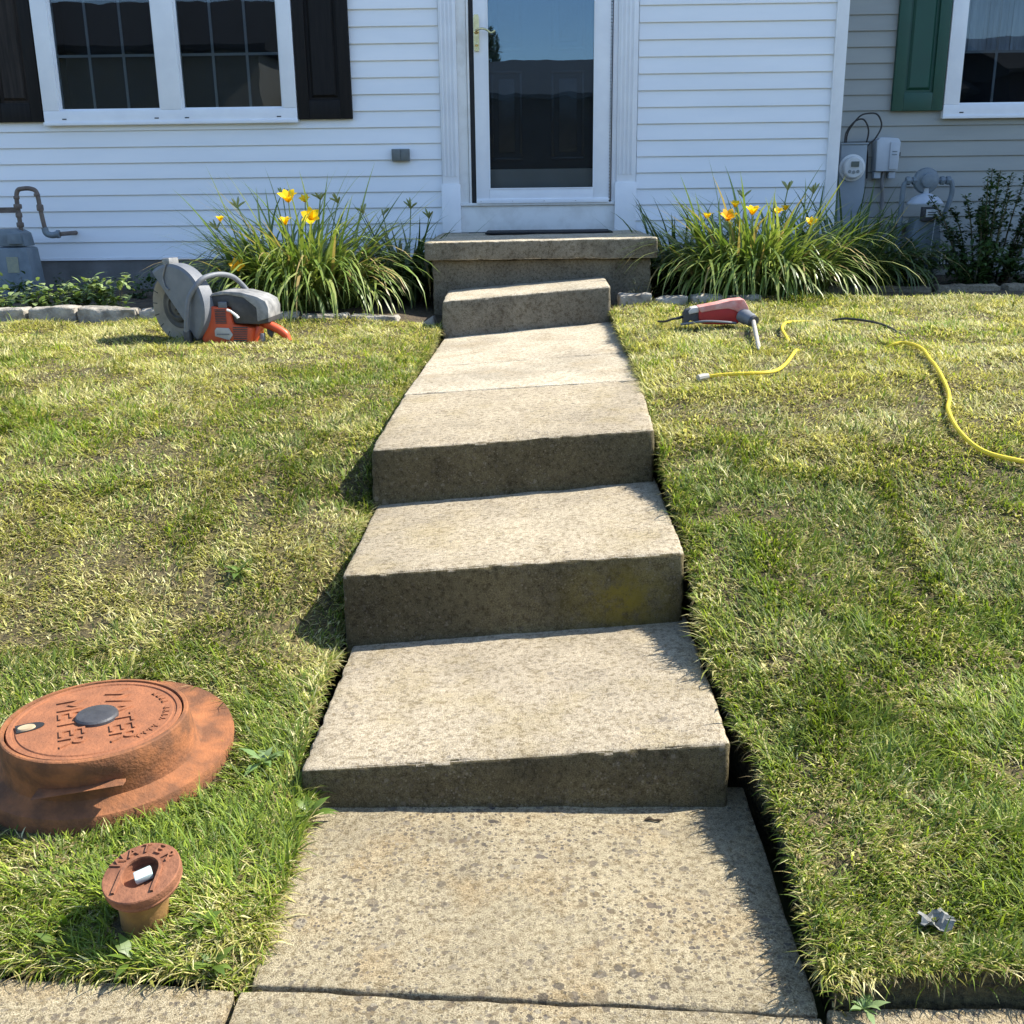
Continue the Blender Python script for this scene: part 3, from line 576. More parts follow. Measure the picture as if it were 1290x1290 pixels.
# grass hanging over the cut edges beside the walk and along the sidewalk
def edge_grass(side, n, seed):
    r_ = np.random.default_rng(seed); y = 1.38+r_.random(n)*4.4; x = edge(y, side)+side*(.025*r_.random(n)-.006)
    lower = r_.random(n) < .3
    z = height(x, y)-np.where(lower, .05*r_.random(n), .002)
    fx = r_.random(n) < .22
    xs = side*(.5+r_.random(n)*1.6); ys = front(xs, side)+.02*r_.random(n)-.002
    x = np.where(fx, xs, x); y = np.where(fx, ys, y); z = np.where(fx, height(xs, ys)-np.where(lower, .04*r_.random(n), .002), z)
    az = np.where(fx, -np.pi/2, np.pi if side > 0 else 0)+r_.normal(size=n)*1.25
    d = r_.random(n) < np.where(side > 0, .4, .35)
    col = np.where(d[:, None], STRAWS[r_.integers(0, 4, n)]*np.array([.62, .56, .5]), GREENS[r_.integers(0, 4, n)])*(.6+.6*r_.random(n))[:, None]
    V, F, C = ribbons(np.stack([x, y, z], 1), az, .15+.9*r_.random(n), (.018+.032*r_.random(n)), .0018+.0022*r_.random(n), .6+1.6*r_.random(n), 3, col)
    return struct(np_mesh('grass_fringe', V, F, GRASSM, None, C), 'stuff')
edge_grass(-1, 9000, 31); edge_grass(1, 10000, 32)

# ------------------------------------------------------------------ garden edging
def edging(name, label, spans, y0, tilt, top, seed, STONE=STONE):
    e = thing(name, label, 'edging', (0, 0, 0)); r_ = random.Random(seed)
    for x0, x1 in spans:
        c = (x0+x1)/2; zt = top(c)+.022+r_.uniform(-.012, .012); d = .115; y = y0(c)+r_.uniform(-.01, .01); zz = r_.uniform(-.006, .006)
        block('stone', [(x0+.006, y-d/2+r_.uniform(-.008, .008), zt-zz), (x1-.006, y-d/2+r_.uniform(-.008, .008), zt+zz), (x1-.006, y+d/2, zt+zz), (x0+.006, y+d/2, zt-zz)], zt-.17, STONE, e, r=.016, step=.03, chip=.016, rough=.006, seed=r_.random()*9)
    return e
sp = []; x = -4.6
for wd in [.34, .27, .30, .31, .26, .36, .28, .33, .25, .30, .34, .27, .28, .26, .24]:
    sp.append((x, x+wd)); x += wd
edging('stone_edging', 'row of pale rough stones between lawn and bed by the saw', [p for p in sp if p[1] < -.51], lambda c: 5.93, 0, lambda c: .648-.06*np.clip((c+2.2)/1.7, 0, 1), 4)
edging('stone_edging', 'short row of pale stones between the porch and the red hammer', [(.49+.2*i, .68+.2*i) for i in range(4)], lambda c: 5.98, 0, lambda c: .690-.01*c, 5)
e = edging('stone_edging', 'dark flat stone edging in front of the shaded bed by the meters', [(1.62+.42*i, 2.02+.42*i) for i in range(9)], lambda c: 6.62, 0, lambda c: .66, 6, CON_DARK)  # dark concrete on these stones: shade of the bed put into the colour
k = MB(); k.add([(-.62, 5.86, .50), (-.50, 5.86, .49), (-.49, 5.98, .50), (-.60, 5.98, .50), (-.60, 5.875, .56), (-.52, 5.87, .615), (-.515, 5.95, .61), (-.59, 5.95, .56)], [(0, 1, 2, 3), (4, 5, 6, 7), (0, 1, 5, 4), (1, 2, 6, 5), (2, 3, 7, 6), (3, 0, 4, 7)])
tag(k.build('broken_stone', STONE, None, bev=.012), 'broken edging stone tipped against the top step', 'stone')

# ------------------------------------------------------------------ water meter box and valve
mb = thing('meter_box', 'rusty round cast iron water meter box with flared rim in the grass', 'meter box', (-.93, 2.08, .06)); 
def loft(k, rings, n=72, cap0=False, cap1=False, mi=0):
    vs = [(cx+r_*math.cos(2*math.pi*i/n), cy+r_*math.sin(2*math.pi*i/n), z+tx*r_*math.cos(2*math.pi*i/n)+ty*r_*math.sin(2*math.pi*i/n)) for cx, cy, z, r_, tx, ty in rings for i in range(n)]
    m = len(rings); fs = [(a*n+i, a*n+(i+1) % n, (a+1)*n+(i+1) % n, (a+1)*n+i) for a in range(m-1) for i in range(n)]
    if cap0: fs.append(tuple(range(n))[::-1])
    if cap1: fs.append(tuple(range((m-1)*n, m*n)))
    k.add(vs, fs, mi)
k = MB(); a, c = .0, .0      # offsets from the empty
LX, LYo, LZo = .02, -.085, .142
loft(k, [(0, 0, -.03, .262, 0, .08), (0, 0, .030, .270, 0, .08), (0, 0, .038, .268, 0, .08), (.003, -.01, .040, .240, 0, .06), (.006, -.035, .047, .206, 0, .03), (.010, -.050, .060, .196, 0, .01), (.014, -.065, .09, .192, 0, 0), (LX, LYo, .125, .188, 0, 0), (LX, LYo, LZo, .186, 0, 0), (LX, LYo, LZo+.002, .1835, 0, 0), (LX, LYo, LZo+.002, .177, 0, 0), (LX, LYo, LZo-.010, .1755, 0, 0)], cap0=True)
k.build('frame', RUST, mb)
k = MB(); k.add([(.02+LX-.08, LYo-.199, .07), (.02+LX+.09, LYo-.165, .083), (.02+LX+.09, LYo-.145, .086), (.02+LX-.08, LYo-.15, .073), (.02+LX-.08, LYo-.186, .064), (.02+LX+.09, LYo-.165, .080), (.02+LX+.09, LYo-.145, .08), (.02+LX-.08, LYo-.15, .066)], [(0, 1, 2, 3), (4, 7, 6, 5), (0, 4, 5, 1), (1, 5, 6, 2), (2, 6, 7, 3), (3, 7, 4, 0)])
k.build('cast_rib', RUST, mb, bev=.002)
lid = MB(); loft(lid, [(LX, LYo, .10, .172, 0, 0), (LX, LYo, LZo-.003, .173, 0, 0), (LX, LYo, LZo, .1715, 0, 0), (LX, LYo, LZo, .163, 0, 0), (LX, LYo, LZo-.003, .161, 0, 0), (LX, LYo, LZo-.003, .156, 0, 0), (LX, LYo, LZo-.0005, .154, 0, 0), (LX, LYo, LZo, .02, 0, 0)], cap0=True, cap1=True)
lido = lid.build('lid', RUSTL, mb)
TEXTZ = LZo
def text_part(s, size, m, mat, parent, name='lettering', depth=.0022):
    cu = bpy.data.curves.new('t', 'FONT'); cu.body = s; cu.size = size; cu.extrude = depth; cu.align_x = 'CENTER'; cu.align_y = 'CENTER'; cu.offset = 0
    ob = bpy.data.objects.new('t', cu); COL.objects.link(ob); bpy.context.view_layer.update()
    me = bpy.data.meshes.new_from_object(ob); bpy.data.objects.remove(ob); me.transform(m); me.materials.clear(); me.materials.append(mat)
    o = bpy.data.objects.new(name, me); COL.objects.link(o); o.parent = parent; return o
ang = R(-90+24)           # words run towards the viewer, tops to the side
for wtxt, off in (('WATER', .046), ('METER', -.050)):
    m = Matrix.Translation((LX, LYo, TEXTZ)) @ Matrix.Rotation(ang, 4, 'Z') @ Matrix.Translation((0, off, 0)) @ Matrix.Scale(1.0, 4)
    text_part(wtxt, .074, m, RUSTL, lido, 'lettering', .0034)
k = MB(); k.lathe([(.043, -.004), (.043, .006), (.040, .010), (.030, .0125), (.0, .013)], 32, mat=Matrix.Translation((LX+.002, LYo+.002, LZo)), cap=False); k.build('plug', PLUG, lido)
k = MB(); m = Matrix.Translation((LX-.125, LYo-.042, LZo+.0006)) @ Matrix.Rotation(R(30), 4, 'Z')
pts = [(.030*math.cos(a_)*1.1, .018*math.sin(a_)) for a_ in np.linspace(-math.pi/2, math.pi/2, 9)]+[(-.022, .018), (-.022, -.018)]
k.add([m @ Vector((x, y, 0)) for x, y in pts]+[m @ Vector((x, y, .0012)) for x, y in pts], [tuple(range(11)), tuple(range(11, 22))]+[(i, (i+1) % 11, 11+(i+1) % 11, 11+i) for i in range(11)]); k.build('keyhole', FLATBLACK, lido, smooth=0)
k = MB(); k.lathe([(.012, 0), (.011, .0035), (.004, .004)], 16, mat=m @ Matrix.Translation((-.002, -.004, .0012)) @ Matrix.Scale(1.5, 4, (1, 0, 0))); k.build('key_pin', M('pale_pin', (.42, .33, .2), (.3, .22, .13), 30, .7), lido)
for q in range(14):
    a_ = R(-34+q*6.6); 
    if q in (4, 9): continue
    k = MB(); m = Matrix.Translation((LX+.142*math.cos(a_), LYo+.142*math.sin(a_), LZo)) @ Matrix.Rotation(a_, 4, 'Z')
    k.box(-.006, .006, -.0018, .0018, -.001, .002, mat=m); k.box(-.006, -.003, -.005, .005, -.001, .002, mat=m); 
    struct(k.build('raised_mark', RUSTL, lido, smooth=0), 'stuff')
vv = thing('valve_box', 'small rusty water valve box with a pale bolt in its notched lid', 'valve box', (-.678, 1.57, .03))
TV = Matrix.Translation((.013, -.022, .115)) @ Matrix.Rotation(R(13), 4, 'X') @ Matrix.Rotation(R(-6), 4, 'Y')
k = MB(); k.tube([(0, 0, -.03), (.003, -.004, .03), (.010, -.017, .085)], [.040, .041, .046], 28); k.build('pipe', OCHRE, vv)
k = MB(); k.lathe([(.046, -.034), (.060, -.030), (.0645, -.022), (.0635, -.019), (.066, -.014), (.066, -.002), (.0645, 0), (.034, 0), (.034, -.018), (.0, -.018)], 48, mat=TV, cap=False); lid2 = k.build('lid', RUSTV, vv)
k = MB(); k.box(-.026, .026, -.058, -.010, .0004, .0034, mat=TV); 
k = MB()
ring = [(.036*math.cos(a_), .036*math.sin(a_)) for a_ in np.linspace(0, math.pi, 17)]; ring = [(.036, -.045)]+ring+[(-.036, -.045)]; inn = [(x*.86, y*.86 if y > 0 else y) for x, y in ring]
n_ = len(ring); k.add([TV @ Vector((x, y, .0)) for x, y in ring]+[TV @ Vector((x, y, .004)) for x, y in ring]+[TV @ Vector((x, y, .004)) for x, y in inn]+[TV @ Vector((x, y, .0)) for x, y in inn],
    [(q*n_+i, q*n_+i+1, (q+1)*n_+i+1, (q+1)*n_+i) for q in range(3) for i in range(n_-1)]); k.build('raised_collar', RUSTV, lid2)
k = MB(); k.box(-.013, .017, -.012, .010, -.014, -.002, mat=TV @ Matrix.Rotation(R(28), 4, 'Z')); k.build('bolt', M('pale_bolt', (.42, .56, .55), (.5, .55, .5), 40, .6), lid2, bev=.003)
for ch, a_ in zip('WATER', (152, 123, 96, 68, 38)):
    m = TV @ Matrix.Rotation(R(a_-90), 4, 'Z') @ Matrix.Translation((0, .0505, .0005)); text_part(ch, .028, m, RUSTV, lid2, 'letter', .0030)

# ------------------------------------------------------------------ cut-off saw
SX, SY = -1.86, 5.30; SZ = float(height(-1.6, 5.25))
saw = thing('cut_off_saw', 'orange and grey petrol cut-off saw with a dusty disc blade', 'saw', (SX, SY, SZ)); saw.rotation_euler.z = R(-4)
BC = Vector((.150, -.02, .168)); BM = Matrix.Translation(BC) @ Matrix.Rotation(R(-24), 4, 'Z') @ Matrix.Rotation(R(90), 4, 'X')   # local z -> towards viewer
k = MB(); k.lathe([(.0, -.002), (.178, -.002), (.178, .002), (.160, .002), (.158, .001), (.0, .001)], 72, mat=BM, cap=False)
bl = k.build('blade', BLADE, saw)
for q in range(18):
    k = MB(); k.box(-.0022, .0022, .150, .1785, -.0022, .0026, mat=BM @ Matrix.Rotation(R(20*q+7), 4, 'Z')); k.build('slot', FLATBLACK, bl, smooth=0)
k = MB(); k.lathe([(.108, .001), (.106, .004), (.096, .005), (.092, .003), (.080, .003), (.074, .010), (.066, .010)], 56, mat=BM, cap=False); k.build('ring', BLADED, bl)
k = MB(); k.lathe([(.072, .0), (.070, .016), (.056, .020), (.050, .012), (.040, .012), (.034, .024), (.016, .026), (.014, .034), (0, .034)], 40, mat=BM, cap=False); k.build('flange', BLADED, bl)
k = MB(); k.lathe([(.020, .030), (.018, .040), (0, .040)], 6, mat=BM, cap=False); k.build('arbor_nut', BLADED, bl, smooth=0)
# guard: disc segment above a chord
k = MB(); a0, a1 = R(-47), R(125); n_ = 40; rg = .205
arc = [(rg*math.cos(a0+(a1-a0)*i/n_), rg*math.sin(a0+(a1-a0)*i/n_)) for i in range(n_+1)]
inner = [(rg*.93*math.cos(a0+(a1-a0)*i/n_), rg*.93*math.sin(a0+(a1-a0)*i/n_)) for i in range(n_+1)]
def ext(poly, z0, z1, mi=0):
    n = len(poly); k.add([BM @ Vector((x, y, z0)) for x, y in poly]+[BM @ Vector((x, y, z1)) for x, y in poly], [tuple(range(n))[::-1], tuple(range(n, 2*n))]+[(i, (i+1) % n, n+(i+1) % n, n+i) for i in range(n)], mi)
ext(inner, .040, .046); ext(inner, -.028, -.022)
rim = arc+inner[::-1]; ext(arc+[(x*.985, y*.985) for x, y in arc][::-1], -.03, .040)
nn = n_+1
for i in range(n_):
    q = [BM @ Vector((*arc[i], .040)), BM @ Vector((*arc[i+1], .040)), BM @ Vector((*inner[i+1], .046)), BM @ Vector((*inner[i], .046))]; k.add(q, [(0, 1, 2, 3)])
gd = k.build('guard', SAWGREY, saw, smooth=40)
k = MB(); k.box(-.030, .018, .196, .232, -.02, .042, mat=BM @ Matrix.Rotation(R(4), 4, 'Z')); k.build('adjuster', SAWLIGHT, gd, bev=.005)
k = MB(); k.tube(smooth_path([BM @ Vector(p) for p in ((-.012, .205, .048), (-.030, .170, .050), (-.042, .135, .050), (-.030, .095, .050), (-.012, .082, .049))]), .004, 8); k.build('guard_rib', SAWLIGHT, gd)
# body
def P3(zx, zy, y=0): return (((180+zx/6.45)-190)*.00384, y, (415-(300+zy/6.45))*.0039+.006)
k = MB(); prof = [P3(600, 460), P3(780, 480), P3(800, 610), P3(960, 640), P3(930, 800), P3(560, 800), P3(530, 720), P3(585, 620)]; prof = [(p[0], p[2]) for p in prof]
k.prism(prof, -.10, .10, axis='y'); body = k.build('engine_housing', ORANGE, saw, bev=.008)
k = MB(); prof = [P3(*q) for q in ((610, 470), (605, 410), (640, 370), (720, 352), (880, 362), (1010, 395), (1075, 430), (1095, 480), (1095, 600), (1010, 612), (800, 606), (785, 475))]
k.prism([(p[0], p[2]) for p in prof], -.085, .105, axis='y'); k.build('top_cover', SAWDARK, saw, bev=.014)
k = MB(); prof = [P3(*q) for q in ((612, 400), (640, 366), (720, 347), (880, 356), (1012, 390), (1080, 426), (1101, 480), (1098, 560), (1000, 590), (1000, 480), (900, 398), (760, 374), (650, 385))]
k.prism([(p[0], p[2]) for p in prof], -.092, .110, axis='y'); k.build('air_filter_cover', SAWLIGHT, saw, bev=.012)
for q in range(9):
    a_ = P3(655+q*4 if q < 0 else 660, 492+q*13); k = MB(); c_ = P3(750, 492+q*13); k.box(a_[0], c_[0], -.1035, -.099, a_[2]-.0022, a_[2]+.0022); k.build('vent_slot', SAWDARK, body, smooth=0)
for q in range(9):
    a_ = P3(800, 632+q*17); c_ = P3(922-q*2, 640+q*17); k = MB(); k.box(a_[0], c_[0], -.1035, -.099, a_[2]-.0026, a_[2]+.0026); k.build('vent_slot', SAWDARK, body, smooth=0)
k = MB(); prof = [P3(*q) for q in ((648, 655), (665, 632), (765, 636), (797, 690), (765, 732), (648, 700))]; k.prism([(p[0], p[2]) for p in prof], -.108, -.099, axis='y'); pl = k.build('badge', M('badge_grey', (.42, .40, .36), (.35, .33, .3), 30, .6), saw, bev=.002)
a_ = P3(665, 664); c_ = P3(770, 690); k = MB(); k.box(a_[0], c_[0], -.1095, -.1075, c_[2], c_[2]+.007); k.build('badge_strip', SAWGREY, pl, smooth=0)
k = MB(); k.tube([P3(*q, -.115) for q in ((770, 490), (800, 500), (845, 535), (860, 555))], [.006, .006, .007, .008], 8); k.build('decompression_lever', M('white_plastic', (.7, .69, .66), None, 20, .5), saw)
k = MB(); k.box(P3(690, 0)[0], P3(760, 0)[0], -.10, -.085, P3(0, 478)[2], P3(0, 430)[2]); k.build('starter_cap', SAWGREY, saw, bev=.004)
k = MB(); k.tube(smooth_path([P3(425, 660, -.125), P3(440, 560, -.13), P3(470, 410, -.13), P3(540, 300, -.125), P3(600, 240, -.10), P3(680, 222, -.03), P3(750, 250, .04), P3(800, 320, .085), P3(835, 375, .10)]), .0125, 12); k.build('front_handle', SAWGREY, saw)
k = MB(); k.box(P3(400, 0)[0], P3(450, 0)[0], -.135, -.08, P3(0, 780)[2], P3(0, 650)[2]); k.build('handle_foot', SAWDARK, saw, bev=.006)
k = MB(); k.prism([(P3(*q)[0], P3(*q)[2]) for q in ((470, 420), (590, 330), (610, 400), (600, 600), (560, 720), (470, 760), (440, 720))], -.075, -.01, axis='y'); k.build('drive_arm', SAWGREY, saw, bev=.008)
k = MB(); k.tube(smooth_path([P3(1000, 600, 0), P3(1060, 630, -.01), P3(1140, 670, -.01), P3(1195, 720, -.01), P3(1205, 790, -.01), P3(1190, 850, 0)]), [.026]*6+[.021]*12+[.018]*13, 12); k.build('rear_handle', ORANGE, saw)
k = MB(); k.tube(smooth_path([P3(985, 640, -.04), P3(960, 700, -.05), P3(925, 800, -.05)]), .017, 10); k.build('tank_guard', ORANGE, saw)
k = MB(); k.box(P3(985, 0)[0], P3(1020, 0)[0], -.045, -.01, P3(0, 810)[2], P3(0, 690)[2]); k.build('fuel_tank', SAWLIGHT, saw, bev=.006)
k = MB(); k.prism([(P3(*q)[0], P3(*q)[2]) for q in ((1030, 640), (1085, 690), (1070, 735), (1035, 700))], -.015, .01, axis='y'); k.build('trigger', SAWDARK, saw, bev=.003)

# ------------------------------------------------------------------ demolition hammer
HZ = float(height(.88, 5.05)); hm = thing('demolition_hammer', 'dusty red electric demolition hammer with a long steel chisel on the lawn', 'hammer', (.72, 5.04, HZ+.022))
def H3(zx, zy, y=0): return ((zx-240)*.000425, y, (405-zy)*.000425)
HR = Matrix.Identity(4)
def hp(k, pts, y0, y1): return k.prism([(H3(*p)[0], H3(*p)[2]) for p in pts], y0, y1, axis='y')
k = MB(); hp(k, [(400, 235), (600, 205), (760, 175), (900, 150), (935, 220), (950, 300), (900, 350), (820, 395), (640, 400), (440, 390), (405, 330)], -.045, .045); hb = k.build('body', REDP, hm, bev=.008)
k = MB(); hp(k, [(400, 205), (600, 170), (750, 135), (885, 125), (940, 215), (942, 280), (820, 262), (780, 240), (720, 225), (600, 235), (430, 265), (405, 240)], -.052, .050); k.build('dusty_shell', REDDUST, hm, bev=.006)
k = MB(); hp(k, [(245, 285), (270, 240), (330, 222), (400, 210), (425, 300), (410, 365), (350, 375), (320, 345), (270, 410), (245, 400)], -.035, .035); k.build('grip', SAWDARK, hm, bev=.008)
k = MB(); hp(k, [(290, 250), (330, 218), (395, 205), (412, 262), (300, 285)], -.042, .040); k.build('grip_cap', M('dusty_white', (.55, .52, .48), (.4, .37, .33), 20, .8), hm, bev=.005)
dv = (Vector((.225, -.62, -.035))).normalized(); p0 = Vector(H3(880, 300, -.03)); d2 = Vector((.55, -.78, -.28)).normalized()
k = MB(); k.tube([p0, p0+d2*.03, p0+d2*.045, p0+d2*.06, p0+d2*.08], [.036, .034, .030, .031, .023], 18); k.build('chuck', SAWGREY, hm)
k = MB(); k.tube([p0+d2*.07, p0+d2*.085], [.0275, .026], 16); k.build('chuck_ring', SAWDARK, hm)
pe = Vector((.215, -.70, -.022)); ps = p0+d2*.075
k = MB(); k.tube([ps, ps.lerp(pe, .5), ps.lerp(pe, .92), pe], [.0095, .0095, .009, .003], 10); k.build('chisel', M('dusty_steel', (.46, .43, .37), (.36, .33, .28), 30, .6, metal=.3), hm)
k = MB(); k.tube(smooth_path([Vector((.24, -.055, .01)), Vector((.19, -.075, .018)), Vector((.10, -.07, .022)), Vector((.03, -.05, .012)), Vector((-.01, -.03, .004))]), .0055, 8); k.build('side_bar', SAWGREY, hm)
k = MB(); k.tube(smooth_path([Vector(H3(250, 318)), Vector(H3(190, 335)), Vector(H3(130, 345)), Vector((-.075, .03, .012)), Vector((-.1, .1, .004))]), [.007]*8+[.0055]*17, 8); k.build('power_lead', BLACKC, hm)
k = MB(); k.lathe([(.006, 0), (.006, .006), (0, .006)], 10, mat=Matrix.Translation(H3(925, 270, -.053)) @ Matrix.Rotation(R(90), 4, 'X'), cap=False); k.build('screw', SAWDARK, hm)
# extension cord across the lawn: rides on the grass, dips into it here and there
cp = [(.665, 3.93, .030), (.72, 3.92, .036), (.826, 3.894, .038), (.906, 3.93, .036), (.981, 4.069, .034), (1.078, 4.315, .028), (1.12, 4.43, -.01), (1.11, 4.52, .005), (1.105, 4.613, .030), (1.12, 4.75, .034), (1.156, 4.867, .034), (1.20, 4.99, .030), (1.262, 5.056, .028), (1.338, 5.066, .020), (1.42, 5.08, -.01)]
cp2 = [(1.42, 5.10, .02), (1.484, 5.056, .034), (1.54, 4.93, .036), (1.589, 4.805, .030), (1.62, 4.65, .008), (1.59, 4.5, .01)]
cp3 = [(1.45, 4.44, -.01), (1.499, 4.418, .028), (1.547, 4.40, .036), (1.552, 4.236, .038), (1.52, 4.05, .036), (1.483, 3.876, .036), (1.455, 3.70, .034), (1.43, 3.60, .034), (1.377, 3.463, .036), (1.354, 3.295, .036), (1.382, 3.172, .036), (1.475, 3.105, .036), (1.60, 3.05, .036), (1.85, 3.02, .036), (2.2, 3.1, .034)]
def lay(pts): return smooth_path([(x, y, float(height(x, y))+z-.014) for x, y, z in pts], 8)
k = MB(); k.tube(lay(cp), .0065, 8); cdo = k.build('extension_cord', YELLOW); tag(cdo, 'short yellow cord loop in the grass beside the chisel', 'cord', 'cord on the lawn')
k = MB(); k.tube([Vector((.665, 3.93, float(height(.665, 3.93))+.017)), Vector((.645, 3.925, float(height(.645, 3.925))+.017)), Vector((.625, 3.915, float(height(.625, 3.915))+.016))], [.012, .014, .013], 10); k.build('plug', M('grey_plug', (.35, .33, .28), None, 20, .6), cdo)
k = MB(); k.tube(lay(cp2), .0055, 8); tag(k.build('power_cord', BLACKC), 'thin black cord lying in the grass between the yellow cords', 'cord', 'cord on the lawn')
k = MB(); k.tube(lay(cp3), .007, 8); tag(k.build('extension_cord', YELLOW), 'long bright yellow extension cord snaking over the lawn bank', 'cord', 'cord on the lawn')

# ------------------------------------------------------------------ plants
def lily(label, loc, n, rad, lmin, lmax, cols, seed, stalks, flowers, group, spread=1.0):
    p = thing('daylily', label, 'plant', loc, group); r_ = np.random.default_rng(seed)
    a = r_.random(n)*6.28; q = rad*r_.random(n)**.6; base = np.stack([np.cos(a)*q*spread, np.sin(a)*q*.7, np.full(n, -.02)], 1)
    az = a+r_.normal(size=n)*.6; el = np.clip(1.52-q/rad*.42+r_.normal(size=n)*.12, .6, 1.56); L = lmin+(lmax-lmin)*r_.random(n)
    cols = np.array(cols); c = cols[r_.integers(0, len(cols), n)]*(.75+.5*r_.random(n))[:, None]
    dead = r_.random(n) < .08; c[dead] = np.array((.34, .27, .12)); tip = c*np.array([1.25, 1.15, 1.0])
    dr = 1.1+2.0*r_.random(n); up = r_.random(n) < .12; dr[up] *= .3
    V, F, C = ribbons(base, az, el, L, .012+.013*r_.random(n), dr, 9, c, twist=r_.normal(size=n)*.35, wprof=lambda t: np.minimum(1, .55+t*2)*(1-t**3), tipcol=tip)
    np_mesh('leaves', V, F, LEAFM, p, C)
    for i, (x, y, h) in enumerate(stalks):
        k = MB(); top = Vector((x, y, h)); k.tube(smooth_path([(x*.4, y*.4, -.02), (x*.7, y*.7, h*.55), top], 4), .0032, 6); st = k.build('stalk', M('stalk_green', (.13, .18, .045), None, 20, .5), p)
        k = MB(); rr = random.Random(seed*31+i)
        for _ in range(5):
            d = Vector((rr.uniform(-1, 1), rr.uniform(-1, 1), rr.uniform(.3, 1))).normalized(); k.tube([top-Vector((0, 0, .01)), top+d*.022, top+d*.045, top+d*.058], [.003, .0065, .0055, .001], 6)
        struct(k.build('buds', M('bud_green', (.20, .24, .08), (.26, .26, .1), 30, .5), st), 'stuff')
    for i, (x, y, h, s, colr, tilt) in enumerate(flowers):
        top = Vector((x, y, h)); k = MB(); k.tube(smooth_path([(x*.4, y*.4, -.02), (x*.75, y*.75, h*.6), top], 4), .0032, 6); st = k.build('stalk', M('stalk_green', (.13, .18, .045)), p)
        m_ = 6; az = np.arange(m_)*math.pi/3+i; cc = np.repeat(np.array([colr]), m_, 0)*np.array([1, .95, 1.])
        V, F, C = ribbons(np.zeros((m_, 3)), az, np.full(m_, 1.25), np.full(m_, s), np.where(np.arange(m_) % 2, s*.66, s*.5), np.full(m_, 1.15), 6, cc, wprof=lambda t: np.sin(np.pi*np.clip(t*.86+.1, 0, 1)), tipcol=cc*1.05)
        rot = np.array((Matrix.Rotation(tilt, 3, 'X') @ Matrix.Rotation(i*.7, 3, 'Z'))); V = V @ rot.T+np.array(top)
        np_mesh('flower', V, F, PETAL, st, C)
    return p
LIT = [(.19, .25, .06), (.13, .20, .04), (.27, .32, .11), (.10, .16, .035)]; SHADED = [(.035, .075, .018), (.05, .095, .022), (.065, .11, .028)]  # two leaf tones: sunlight and house shade put into the colour
GL = 'daylilies in the beds beside the porch'; YL = (.85, .60, .012); OR = (.82, .46, .012)
lily('large daylily clump with yellow flowers behind the saw', (-1.33, 6.36, float(height(-1.33, 6.36))), 1250, .27, .40, .92, LIT, 5, [(-.34, -.02, .58), (.13, .05, .62), (.24, 0, .60), (-.46, -.05, .46), (-.1, .1, .64), (.38, .02, .54)], [(-.02, -.12, .60, .085, YL, .45), (.13, -.24, .50, .085, YL, 1.0), (-.02, -.24, .48, .06, YL, .2), (-.26, -.40, .25, .07, OR, .9), (-.40, -.18, .50, .045, YL, .1), (.05, .0, .60, .05, YL, .7)], GL, 1.25)
lily('dark shaded upright daylily with green buds between the porch and the saw', (-.78, 6.86, float(height(-.78, 6.86))), 240, .15, .42, .76, SHADED, 6, [(.06, -.05, .56), (.17, -.04, .50), (-.12, .0, .52)], [], GL)
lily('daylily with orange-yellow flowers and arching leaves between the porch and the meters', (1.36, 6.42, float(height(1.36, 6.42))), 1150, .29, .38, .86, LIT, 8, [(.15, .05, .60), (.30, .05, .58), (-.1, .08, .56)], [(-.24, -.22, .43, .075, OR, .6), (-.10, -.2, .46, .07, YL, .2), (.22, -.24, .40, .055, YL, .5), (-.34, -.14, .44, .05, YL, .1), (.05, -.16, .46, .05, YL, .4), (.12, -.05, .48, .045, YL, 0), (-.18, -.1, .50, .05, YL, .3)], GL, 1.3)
lily('dark shaded daylily against the siding right beside the porch', (1.02, 7.05, float(height(1.02, 7.05))), 420, .24, .42, .72, SHADED, 9, [], [], GL, 1.3)
lily('dark shaded daylily in front of the electric meter', (1.98, 6.90, float(height(1.98, 6.9))), 520, .26, .40, .78, SHADED, 10, [], [], GL, 1.2)
def leafy(name, label, cat, loc, n, rad, size, cols, seed, group=None, stems=6, aspect=.5, hfun=None, nseg=4):
    p = thing(name, label, cat, loc, group); r_ = np.random.default_rng(seed)
    st = MB(); B = []; A = []; Ls = []
    for s in range(stems):
        a = r_.random()*6.28; l = r_.random()**.5; tip = np.array([math.cos(a)*l*rad[0], math.sin(a)*l*rad[1], rad[2]*(.6+.5*r_.random())*(1-.35*l)])
        b0 = tip*np.array([.35, .35, 0]); b0[2] = -.02; mid = (b0+tip)/2+np.array([0, 0, .12*rad[2]])
        pts = smooth_path([b0, mid, tip], 5); st.tube(pts, [max(.0012, .0035*(rad[2]/.4)*(1-.7*i/len(pts))) for i in range(len(pts))], 5)
        for _ in range(n//stems):
            u = .15+.85*r_.random(); q = np.array(pts[int(u*(len(pts)-1))]); B.append(q+r_.normal(size=3)*size*.35); A.append(r_.random()*6.28); Ls.append(size*(.55+.7*r_.random())*(1.15-.4*u))
    st.build('stems', M('stem_'+name, (.09, .10, .04), (.12, .09, .05), 20, .7), p); m_ = len(B)
    B = np.array(B); B[:, 2] = np.maximum(B[:, 2], .004); cols = np.array(cols); c = cols[r_.integers(0, len(cols), m_)]*(.75+.5*r_.random(m_))[:, None]
    Ls = np.array(Ls); V, F, C = ribbons(B, np.array(A), .1+.9*r_.random(m_), Ls, Ls*aspect, .5+.8*r_.random(m_), nseg, c, wprof=lambda t: np.sin(np.pi*np.clip(t*.88+.1, 0, 1)))
    np_mesh('leaves', V, F, LEAFM, p, C); return p
bed = lambda x, y: (x, y, float(height(x, y))-(.012 if x > 0 else 0))
WG = 'weeds in the bed by the gas meter'
PALEG = [(.20, .27, .09), (.15, .22, .06), (.24, .30, .12)]
